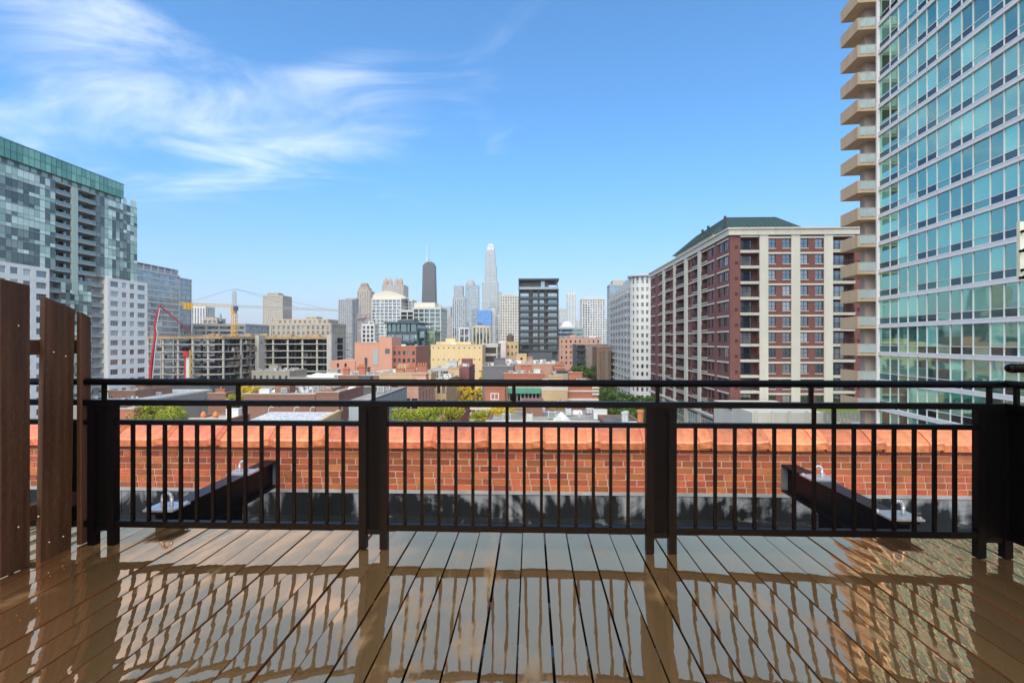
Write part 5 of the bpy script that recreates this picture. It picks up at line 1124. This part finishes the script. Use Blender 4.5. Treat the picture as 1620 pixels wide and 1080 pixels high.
far('office_wing', 'green tinted glass wing right of the dark office block', 262, [(672.5, 687, 526, None, 0, 16)], mat('green_frame', (.22, .28, .22), .6, .1), glass('glazing_lime', (.08, .13, .08), (.25, .33, .18), (.7, .85, .7), .4, .25, cell=(2.4, 2.4, 4)), 3.6, 4.2, .3, .4)
ro, xa, xb, zt = low('warehouse', 'plain cream warehouse wall with rows of tiny windows', 681.5, 763, 545.5, 190, 26, K_crm, R_tan, (10, 4, .5, .42, 1.0, 4.3), None, 2)
b = MB(); b.box(XY(690, 196), XY(745, 196), 196, 210, zt - .5, ZY(541, 715, 196)); b.box(XY(707, 200), XY(722, 200), 197, 206, ZY(541, 715, 196), ZY(536, 715, 197)); b.build('roof_structure', K_crm, ro)
gr = far('parking_garage', 'raw concrete parking decks beside the cream warehouse', 203, [(763.5, 786, 548, None, 0, 20)], C_con, C_shade, 8, 3.4, .5, 1.0)  # solid near-black core paints the shade between the open decks
low('white_shed', 'blank pinkish white wall block behind the parking decks', 786, 800, 543, 232, 20, mat('pink_white', (.62, .54, .49), .85, .06), R_tan, None, None, 1)
ro, xa, xb, zt = low('brick_building', 'tan building with a dark rooftop water tank left of the black tower', 800.5, 820, 541, 240, 22, K_tan, R_tan, (3, 4, .8, 1.4), None, 0)
b = MB(); x = XY(807, 246); b.lathe(x, 248, [(1.7, zt - .4), (1.7, zt + 2.8), (.2, zt + 4.0)], 14); b.build('water_tank', mat('tank_wood', (.10, .065, .05), .8, .2), ro)
low('stair_tower', 'small tan block with one dark window in front of the black tower', 817, 833, 560, 178, 6, K_tan, R_tan, (1, 1, .8, .8, 1.3), None, 0)
low('brick_lofts', 'faded red brick lofts at the far end of the street', 885, 950, 534.5, 330, 30, K_pnk, R_tan, (9, 5, 1.0, 1.6, 1.6, 3.4), (8, 5, 1.0, 1.6, 1.6, 3.4), 2)
ro, xa, xb, zt = low('concrete_block', 'taupe concrete block with stacked dark balconies along the street', 912, 966, 545, 268, 26, mat('taupe_render', (.28, .22, .19), .85, .08, .2, streak=.05), R_grey, None, None, 1)
for j in range(7):
    b = MB(); zz_ = zt - 3.2 - 3.2 * j; b.box(XY(912, 266.5), XY(927, 266.5), 266.4, 267.9, zz_, zz_ + .25); o = b.build('balcony', K_gr, ro); b = MB(); b.box(XY(913, 267) , XY(926, 267), 267.85, 267.92, zz_ + .26, zz_ + 2.8); b.build('balcony_door', G_dark, o); b = MB(); b.box(XY(912, 266.5), XY(927, 266.5), 266.42, 266.46, zz_ + .26, zz_ + 1.2); b.build('guard', MATS['smoked_guard'], o)
ro, xa, xb, zt = low('fin_clad_building', 'brown building with tall vertical fins beside pale balconied apartments', 944.5, 966, 549, 236, 18, K_brn, R_dark, None, None, 0)
for i in range(11): b = MB(); x = xa + (xb - xa) * (i + .3) / 11; b.box(x, x + .22, 235.5, 235.9, 1, zt - 1.4); b.build('fin', mat('fin_tan', (.34, .23, .15), .7, .1), ro)
for i in range(5): b = MB(); x = xa + (xb - xa) * (i + .5) / 5; b.box(x - .45, x + .45, 235.86, 235.97, 2, zt - 2); b.build('window_strip', G_dark, ro)
# --- nearer roofs, centre
low('flat_roof_block', 'long tan block with white flat roof in front of the black tower', 790, 888, 576, 168, 22, K_pnk, R_white, None, None, 6)
low('flat_roof_block', 'brick block with blue grey parapet wall left of the long tan roof', 763, 812, 579, 150, 14, mat('slate_wall', (.15, .15, .16), .85, .1), R_grey, None, None, 2)
low('flat_roof_block', 'red brick block with round vent on its parapet', 797, 862, 591, 138, 10, K_red, R_white, None, None, 3, chim=((833, .9, .8, 1),))
low('roof_terrace_house', 'small red brick house with orange chimneys near the street trees', 877, 894, 582, 150, 12, K_red, R_tan, None, None, 1, chim=((882, 1.3, 1.2, 3), (889, 1.3, 1.2, 2)))
ro, xa, xb, zt = low('plant_roof', 'grey roof carrying a row of cooling units by the street trees', 876, 907, 592, 132, 14, K_grey, R_grey, None, None, 0)
for i in range(7): put(ac_mesh(), 'air_conditioner', ro, (xa + .8 + i * (xb - xa - 1.6) / 6, 133.5, zt - .5), 0)
low('roof_pavilion', 'steel and glass rooftop pavilion with white roof before the cream warehouse', 683, 722, 583, 152, 12, mat('pale_steel', (.45, .46, .44), .6, .1), R_white, (8, 2, 1.0, 2.0, .8, 3), None, 2, mats=(F_white, G_mid))
low('brick_building', 'brick house with wine red sheet wall beside the rooftop pavilion', 722, 742, 580, 154, 16, mat('wine_sheet', (.20, .07, .07), .7, .1), R_white, None, None, 2)
low('brick_building', 'tan brick building with clusters of orange chimneys below the salmon building', 600, 682, 590, 146, 16, K_tan, R_tan, None, None, 4, chim=((633, 2.4, 1.6, 3), (650, 2.6, 2.0, 4), (668, 2.8, 2.6, 4)))
low('brick_building', 'low red brick building with a bank of air conditioners and two chimneys', 535, 602, 594, 148, 14, K_brn, R_white, None, None, 7, chim=((548, 1.7, 2.2, 3), (573, 2.0, 2.8, 4)))
ro, xa, xb, zt = low('flat_roof_block', 'grey roof with white tarpaulin humps below the construction frame', 455, 536, 598, 158, 20, K_grey, R_grey, None, None, 2)
for px, s in ((505, 1.0), (518, 1.5), (531, 1.1)):
    x = XY(px, 166); b = MB(); b.lathe(x, 166, [(3.2 * s, zt - .5), (2.7 * s, zt + .3), (1.6 * s, zt + .8), (.2, zt + 1.0)], 14); b.build('tarpaulin', mat('tarp_white', (.68, .68, .66), .7, .15, .8), ro, True)
low('flat_roof_block', 'tan roofed block with white box units at the foot of the site', 398, 458, 587, 176, 14, mat('dusty_tan', (.34, .30, .24), .85, .1), R_tan, (6, 1, .9, 1.2), None, 4)
# --- nearer roofs, left
ro, xa, xb, zt = low('podium_block', 'dark grey ribbed podium wall of the construction site', 228, 332, 610, 186, 18, mat('dark_rib', (.14, .15, .14), .8, .1, .3, streak=.15), R_grey, (7, 1, .8, 1.0, 2.4), None, 2)
x1_ = XY(330, 172); low('long_shed', 'long grey rendered shed with white topped parapet running back to the site', x1_ - 22, x1_, 0, 132, 42, K_grey, R_white, None, (6, 1, .7, .6, 2.6), 5, world=True, z1=ZX(617, 330, x1_), trim=mat('white_cap', (.60, .60, .57), .7, .1))
low('brick_building', 'brick building with white framed window below the residential tower', 150, 214, 618, 150, 16, K_brn, R_grey, (4, 2, 1.4, 1.7), None, 2, mats=(F_white, G_mid))
ro, xa, xb, zt = low('chimney_block', 'brick block with single wide orange chimney and stone ledge by the yellow trees', 329, 357, 622, 148, 6, K_brn, R_grey, None, None, 0)
chimney(ro, (xa + xb) / 2, 150, zt - .5, 2.8, 1.4, 1, K_red)
low('brick_building', 'wide brown brick building with a small window and tan end bay', 386, 499, 623.5, 102, 14, K_brn, R_grey, (1, 1, .5, .4, 2.2), None, 5, chim=())
ro, xa, xb, zt = low('chimney_block', 'brown brick corner block with two orange chimney pots on a ledge', 500, 536, 620.5, 101, 15, K_brn, R_grey, None, (4, 3, 1.1, 1.6, 2.4, 3.2), 0, mats=(F_white, G_mid))
chimney(ro, (xa + xb) / 2 - .3, 101.9, zt - .5, 2.4, .7, 2, K_brn)
low('metal_roof_block', 'roof with grey ducts and dark plant sheds behind the brown brick building', 536, 600, 612, 128, 18, mat('dark_shed', (.10, .10, .10), .8, .1), R_grey, None, None, 8)
xw = XY(638, 100); b0 = thing('zinc_clad_house', 'grey zinc clad wall block with sloping parapet and dark stripe', 'building', (xw - 6, 86, 0)); zw = ZX(615.5, 638, xw)
b = MB(); b.box(xw - 3.6, xw, 80, 103, 0, zw); b.build('wall', K_blu, b0); b = MB(); b.box(xw - .3, xw + .06, 79.9, 103.1, zw, zw + .14); b.build('coping', F_dark, b0); b = MB(); b.box(xw - 3.6, xw - .31, 80, 103, zw, zw + .05); b.build('roof', R_grey, b0); b = MB(); b.box(xw + .004, xw + .03, 98.0, 99.2, 0, zw - 2.6); b.build('dark_stripe', F_dark, b0)
for i in range(10): b = MB(); b.box(xw + .002, xw + .022, 81.5 + i * 2.15, 81.56 + i * 2.15, 0, zw - .02); b.build('panel_joint', K_gr, b0)
for i in range(2): put(ac_mesh(), 'air_conditioner', b0, (xw - 2, 92 + 4 * i, zw + .05), 0)
low('brick_building', 'pink brick townhouse row with arched dark windows above the lime trees', 638, 662, 611, 108, 18, K_pnk, R_tan, (2, 1, 1.3, 2.2, 2.6), (5, 1, 1.1, 2.2, 1.6), 2)
low('brick_building', 'tan brick townhouse row receding behind the pink brick houses', 690, 706, 601, 128, 34, K_tan, R_tan, (2, 2, .8, 1.8), (11, 3, .7, 1.8, 1.4, 3.0), 3)
# --- nearer roofs, right of centre
ro, xa, xb, zt = low('brick_turret', 'square red brick turret with a white framed window', 767, 799, 611, 110, 6, K_red, R_tan, None, None, 0)
window(ro, (xa, 109.95), (1, 0), (xb - xa) * .28, (xb - xa) * .70, ZY(633, 783, 110), ZY(622, 783, 110), .12, (F_white, G_mid), 2, 1, .18)
for i in range(3): b = MB(); z_ = ZY(644 + i * 9, 770, 108); b.box(XY(744, 108), XY(779, 108), 107.4 - .4 * i, 109.9, z_ - .55, z_); b.build('stone_step', K_stone, ro)
gt = thing('terrace_house', 'rooftop house with a green standing seam canopy over dark windows', 'building', (XY(830, 118), 120, 0)); zg1, zg2 = ZY(615, 830, 116), ZY(623, 830, 114)
b = MB(); b.box(XY(803, 116), XY(857, 116), 116, 126, 0, zg1); b.build('wall', K_crm, gt); b = MB(); b.box(XY(806, 116), XY(854, 116), 115.9, 115.97, ZY(634, 830, 116), zg2 - .1); b.build('window_wall', G_dark, gt)
b = MB(); xa, xb = XY(802, 114), XY(858, 114); b.hexa([(xa, 114, zg2), (xb, 114, zg2), (xb, 116.2, zg1), (xa, 116.2, zg1), (xa, 114, zg2 + .12), (xb, 114, zg2 + .12), (xb, 116.2, zg1 + .12), (xa, 116.2, zg1 + .12)]); cn_ = b.build('canopy', mat('green_canopy', (.06, .22, .13), .5, .1), gt)
for i in range(19): x = xa + (xb - xa) * i / 18; b = MB(); b.hexa([(x - .05, 114, zg2 + .122), (x + .05, 114, zg2 + .122), (x + .05, 116.2, zg1 + .122), (x - .05, 116.2, zg1 + .122), (x - .05, 114, zg2 + .2), (x + .05, 114, zg2 + .2), (x + .05, 116.2, zg1 + .2), (x - .05, 116.2, zg1 + .2)]); b.build('roof_seam', MATS['green_canopy'], cn_)
for i in range(5): put(ac_mesh(), 'air_conditioner', gt, (xa + 1 + i * 1.35, 119, zg1), 0)
for i in range(9): x = XY(806 + i * 6, 115.8); b = MB(); b.box(x - .12, x + .12, 115.7, 115.89, ZY(634, 830, 116), zg2 - .05); b.build('window_post', F_white, gt)
low('tan_brick_block', 'plain tan brick block right of the green canopy', 857, 898, 613.5, 113, 16, K_tan, R_tan, None, None, 2, trim=K_stone)
ro, xa, xb, zt = low('brick_building', 'red brick building with pale stone bands by the street', 898, 946, 609, 114, 22, K_red, R_tan, None, None, 3)
for y_, h_ in ((620, .3), (634, .5)): b = MB(); z_ = ZY(y_, 920, 114); b.box(xa - .1, xb + .12, 113.85, 113.98, z_, z_ + h_); b.build('stone_band', K_stone, ro)
for i in range(3): b = MB(); z_ = ZY(615 + i * 5, 940, 114); b.box(xb - 1.3, xb + .2, 113.7, 113.9, z_, z_ + .4); b.build('quoin', K_stone, ro)
low('near_roof', 'grey felt roof just beyond the brick parapet with vents and white skylight', 770, 975, 667, 74, 14, K_brn, R_grey, None, None, 3, par=.3)
b = thing('skylight', 'white pyramid skylight on the grey felt roof', 'skylight', (XY(888, 78), 78, ZY(667, 870, 74) - .3)); g = MB(); x = XY(888, 78); z_ = ZY(667, 870, 74) - .28; g.hexa([(x - 1.3, 77, z_), (x + 1.3, 77, z_), (x + 1.3, 79, z_), (x - 1.3, 79, z_), (x - .1, 77.9, z_ + 1.1), (x + .1, 77.9, z_ + 1.1), (x + .1, 78.1, z_ + 1.1), (x - .1, 78.1, z_ + 1.1)]); g.build('glazing', R_white, b); g = MB(); g.box(x - 1.4, x + 1.4, 76.9, 79.1, z_ - .02, z_ - .001); g.build('kerb_frame', K_mech, b)
low('brick_building', 'low brick wall building with stone coping behind the felt roof', 834, 942, 645, 96, 8, K_brn, R_grey, None, None, 1)
ro, xa, xb, zt = low('near_roof', 'dark felt roof with orange clay chimney pot and metal flues near the street', 962, 1022, 674, 66, 10, K_brn, R_dark, None, None, 0, par=.3)
for px, m, r_, h_ in ((986, K_mech, .22, 1.5), (990.5, K_mech, .30, 1.6), (1013, K_pot, .38, 1.75)): x = XY(px, 68); b = MB(); b.lathe(x, 68, [(r_, zt - .3), (r_, zt + h_ * .8), (r_ * 1.25, zt + h_ * .82), (r_ * 1.25, zt + h_), (r_ * .6, zt + h_ + .05)], 12); b.build('flue', m, ro)
wr = thing('near_roof', 'white coated lean-to roof with tan gable wall near the brown brick building', 'building', (XY(460, 78), 78, 0))
xa, xb, y0_, y1_ = XY(408, 78), XY(524, 78), 72.0, 82.0; za, zb_ = ZY(676, 460, y0_), ZY(653, 460, y1_)
b = MB(); b.hexa([(xa, y0_, 0), (xb, y0_, 0), (xb, y1_, 0), (xa, y1_, 0), (xa, y0_, za), (xb, y0_, za), (xb, y1_, zb_), (xa, y1_, zb_)]); b.build('wall', K_tan, wr)
b = MB(); b.hexa([(xa - .1, y0_ - .2, za + .02), (xb - .5, y0_ - .2, za + .02), (xb - .5, y1_ + .1, zb_ + .02), (xa - .1, y1_ + .1, zb_ + .02), (xa - .1, y0_ - .2, za + .12), (xb - .5, y0_ - .2, za + .12), (xb - .5, y1_ + .1, zb_ + .12), (xa - .1, y1_ + .1, zb_ + .12)]); b.build('roof', mat('stained_white', (.62, .62, .60), .7, .2, 1.2, c2=(.30, .30, .31)), wr)
b = MB(); b.hexa([(xb - .49, y0_ - .1, za), (xb + .05, y0_ - .1, za), (xb + .05, y1_ + .1, zb_), (xb - .49, y1_ + .1, zb_), (xb - .49, y0_ - .1, za + .5), (xb + .05, y0_ - .1, za + .5), (xb + .05, y1_ + .1, zb_ + .5), (xb - .49, y1_ + .1, zb_ + .5)]); b.build('gable_parapet', K_tan, wr)
for px in (430, 470, 495): x = XY(px, 80); b = MB(); b.path([(x, 79, zb_ - .6), (x, 79, zb_ + 1.0), (x + .35, 79, zb_ + 1.35), (x + .8, 79, zb_ + 1.2)], .05, 6); b.build('gooseneck_pipe', K_mech, wr)
ro, xa, xb, zt = low('near_roof', 'brown ledge roof with two terracotta pots beside the round tree', 300, 361, 663, 76, 6, K_brn, R_tan, None, None, 0, par=.3)
for px in (322, 341): x = XY(px, 77); b = MB(); b.lathe(x, 77, [(.28, zt - .3), (.42, zt + .35), (.34, zt + .7), (.10, zt + 1.0)], 12); b.build('chimney_pot', K_pot, ro)
low('near_roof', 'red brick roof edge with grey plant beside the residential tower view', 186, 212, 647, 92, 10, K_red, R_grey, None, None, 1, par=.4)
# ================================================================== trees
M_bark = mat('bark', (.08, .06, .045), .9, .2, 2)
def leafm(n, c, c2):
    m = mat(n, c, .7, .25, .5, c2=c2, island=.35); return m
LV = {'lime': leafm('leaf_lime', (.34, .36, .025), (.22, .28, .018)), 'yellow': leafm('leaf_yellow', (.62, .42, .018), (.45, .36, .018)), 'green': leafm('leaf_green', (.085, .15, .022), (.055, .11, .017)), 'mix': leafm('leaf_turning', (.40, .36, .022), (.24, .27, .018))}
def tree(name, label, px, ytop, Y, r, kind, n=2600, squash=1.0, leaf=.34, seed=0, z1=None, X=None):
    X = XY(px, Y) if X is None else X; zt = ZY(ytop, px, Y) if z1 is None else z1; rg = np.random.default_rng(seed + int(px * 7 + Y)); rr = random.Random(seed + int(px))
    t = thing(name, label, 'tree', (X, Y, 0)); cz_ = zt - r * squash * .95
    b = MB(); fork = cz_ - r * squash * .55; b.tube((X, Y, 0), (X, Y, fork), .32, .2, 9)
    clumps = []
    for i in range(15):
        a = rr.uniform(0, 2 * math.pi); q = r * math.sqrt(rr.random()) * .78; h_ = rr.uniform(-.75, .85)
        k = math.sqrt(max(.05, 1 - h_ ** 4)); c = (X + q * math.cos(a) * k, Y + q * math.sin(a) * k, cz_ + h_ * r * squash * .8); clumps.append((c, r * rr.uniform(.24, .42)))
        b.tube((X, Y, fork - .3), c, .11, .03, 5)
    b.build('trunk', M_bark, t)
    per = n // len(clumps); P_ = []
    for c, cr_ in clumps:
        d = rg.normal(size=(per, 3)); d /= np.linalg.norm(d, axis=1)[:, None]; P_.append(np.array(c) + d * (cr_ * rg.uniform(.35, 1.12, (per, 1)) ** .6) * np.array([1.1, 1.1, .85]))
    P_ = np.concatenate(P_); n = len(P_); a = rg.normal(size=(n, 3)); a /= np.linalg.norm(a, axis=1)[:, None]; b_ = np.cross(a, rg.normal(size=(n, 3))); b_ /= np.linalg.norm(b_, axis=1)[:, None]
    s = leaf * rg.uniform(.6, 1.2, (n, 1)); v = np.empty((n, 4, 3)); v[:, 0] = P_ - a * s; v[:, 1] = P_ + b_ * s * .45; v[:, 2] = P_ + a * s; v[:, 3] = P_ - b_ * s * .45
    me = bpy.data.meshes.new('crown'); me.from_pydata(v.reshape(-1, 3).tolist(), [], np.arange(n * 4).reshape(-1, 4).tolist()); me.materials.append(LV[kind]); put(me, 'crown', t)
    return t
tree('leafy_tree', 'dense round lime green tree by the red brick roof edge', 231, 635, 94, 3.9, 'lime', 5200, .9, .2, 1)
tree('leafy_tree', 'second lime green tree beside the terracotta pots', 266, 637, 96, 3.7, 'lime', 5200, .9, .2, 2)
tree('leafy_tree', 'lime tree against the zinc clad wall', 648, 636, 88, 4.0, 'lime', 6000, .9, .2, 3)
tree('leafy_tree', 'paler green tree in front of the tan townhouses', 708, 637, 91, 3.6, 'mix', 5000, .9, .2, 4)
tree('leafy_tree', 'rounded lime tree between the zinc wall tree and the paler green tree', 678, 637, 86, 3.4, 'lime', 4500, .9, .2, 31)
tree('autumn_tree', 'yellow turning tree in front of the stone steps', 763, 647, 86, 2.6, 'mix', 3600, 1.0, .19, 5)
tree('autumn_tree', 'bright yellow tree left of the grey felt roof vents', 791, 640, 84, 3.0, 'yellow', 4200, 1.1, .19, 6)
tree('leafy_tree', 'light green tree before the tan brick block', 880, 637, 92, 3.1, 'lime', 3600, 1.1, .19, 7)
tree('leafy_tree', 'small lime tree at the end of the low brick wall', 946, 647, 84, 2.0, 'lime', 2200, 1.1, .17, 8)
tree('autumn_tree', 'slender bright yellow tree in the alley left of the brick turret', 757, 611, 116, 1.3, 'yellow', 1500, 1.9, .2, 9)
tree('autumn_tree', 'loose yellow tree behind the tan townhouses', 738, 608, 124, 2.4, 'yellow', 1900, 1.3, .24, 10)
tree('autumn_tree', 'golden tree behind the brown brick building', 394, 609, 140, 3.6, 'yellow', 2400, .9, .3, 11)
tree('autumn_tree', 'greenish yellow tree next to the golden tree', 373, 618, 138, 2.9, 'mix', 2000, .9, .28, 12)
tree('autumn_tree', 'tiny yellow tree at the corner of the cream warehouse', 764, 583, 152, 1.3, 'yellow', 900, 1.8, .25, 13)
tree('street_tree', 'broad green street tree by the faded brick lofts', 914, 577, 236, 5.2, 'green', 2600, .9, .5, 14)
tree('street_tree', 'dark green tree in front of the taupe concrete block', 939, 576, 240, 3.6, 'green', 1800, 1.1, .45, 15)
for i, (px, yt, Y, r) in enumerate(((958, 606, 168, 3.6), (968, 611, 156, 3.6), (980, 618, 145, 3.8), (994, 627, 134, 3.8), (1008, 623, 142, 3.4), (1024, 625, 140, 3.2), (990, 646, 112, 3.0), (1010, 645, 114, 3.2), (1030, 642, 118, 3.0), (974, 640, 118, 2.6), (1085, 676, 80, 2.0))):
    t = tree('street_tree', 'green street tree in the row along the pavement by the apartment blocks', px, yt, Y, r, 'green', 2600, .95, .32, 20 + i); t['group'] = 'street trees along the pavement'
# ================================================================== haze
b = MB(); b.box(-9100, 9100, -3100, 14100, -1.0, 520.0); hz = b.mesh('haze', []); hm = bpy.data.materials.new('haze_air'); hm.use_nodes = True; t = hm.node_tree; t.nodes.clear()
pv = N(t, 'ShaderNodeVolumePrincipled'); pv.inputs['Color'].default_value = (.94, .96, 1, 1); pv.inputs['Density'].default_value = .00012; out = N(t, 'ShaderNodeOutputMaterial'); L(t, pv.outputs[0], out.inputs['Volume']); hz.materials.append(hm)
tag(put(hz, 'haze'), kind='stuff')
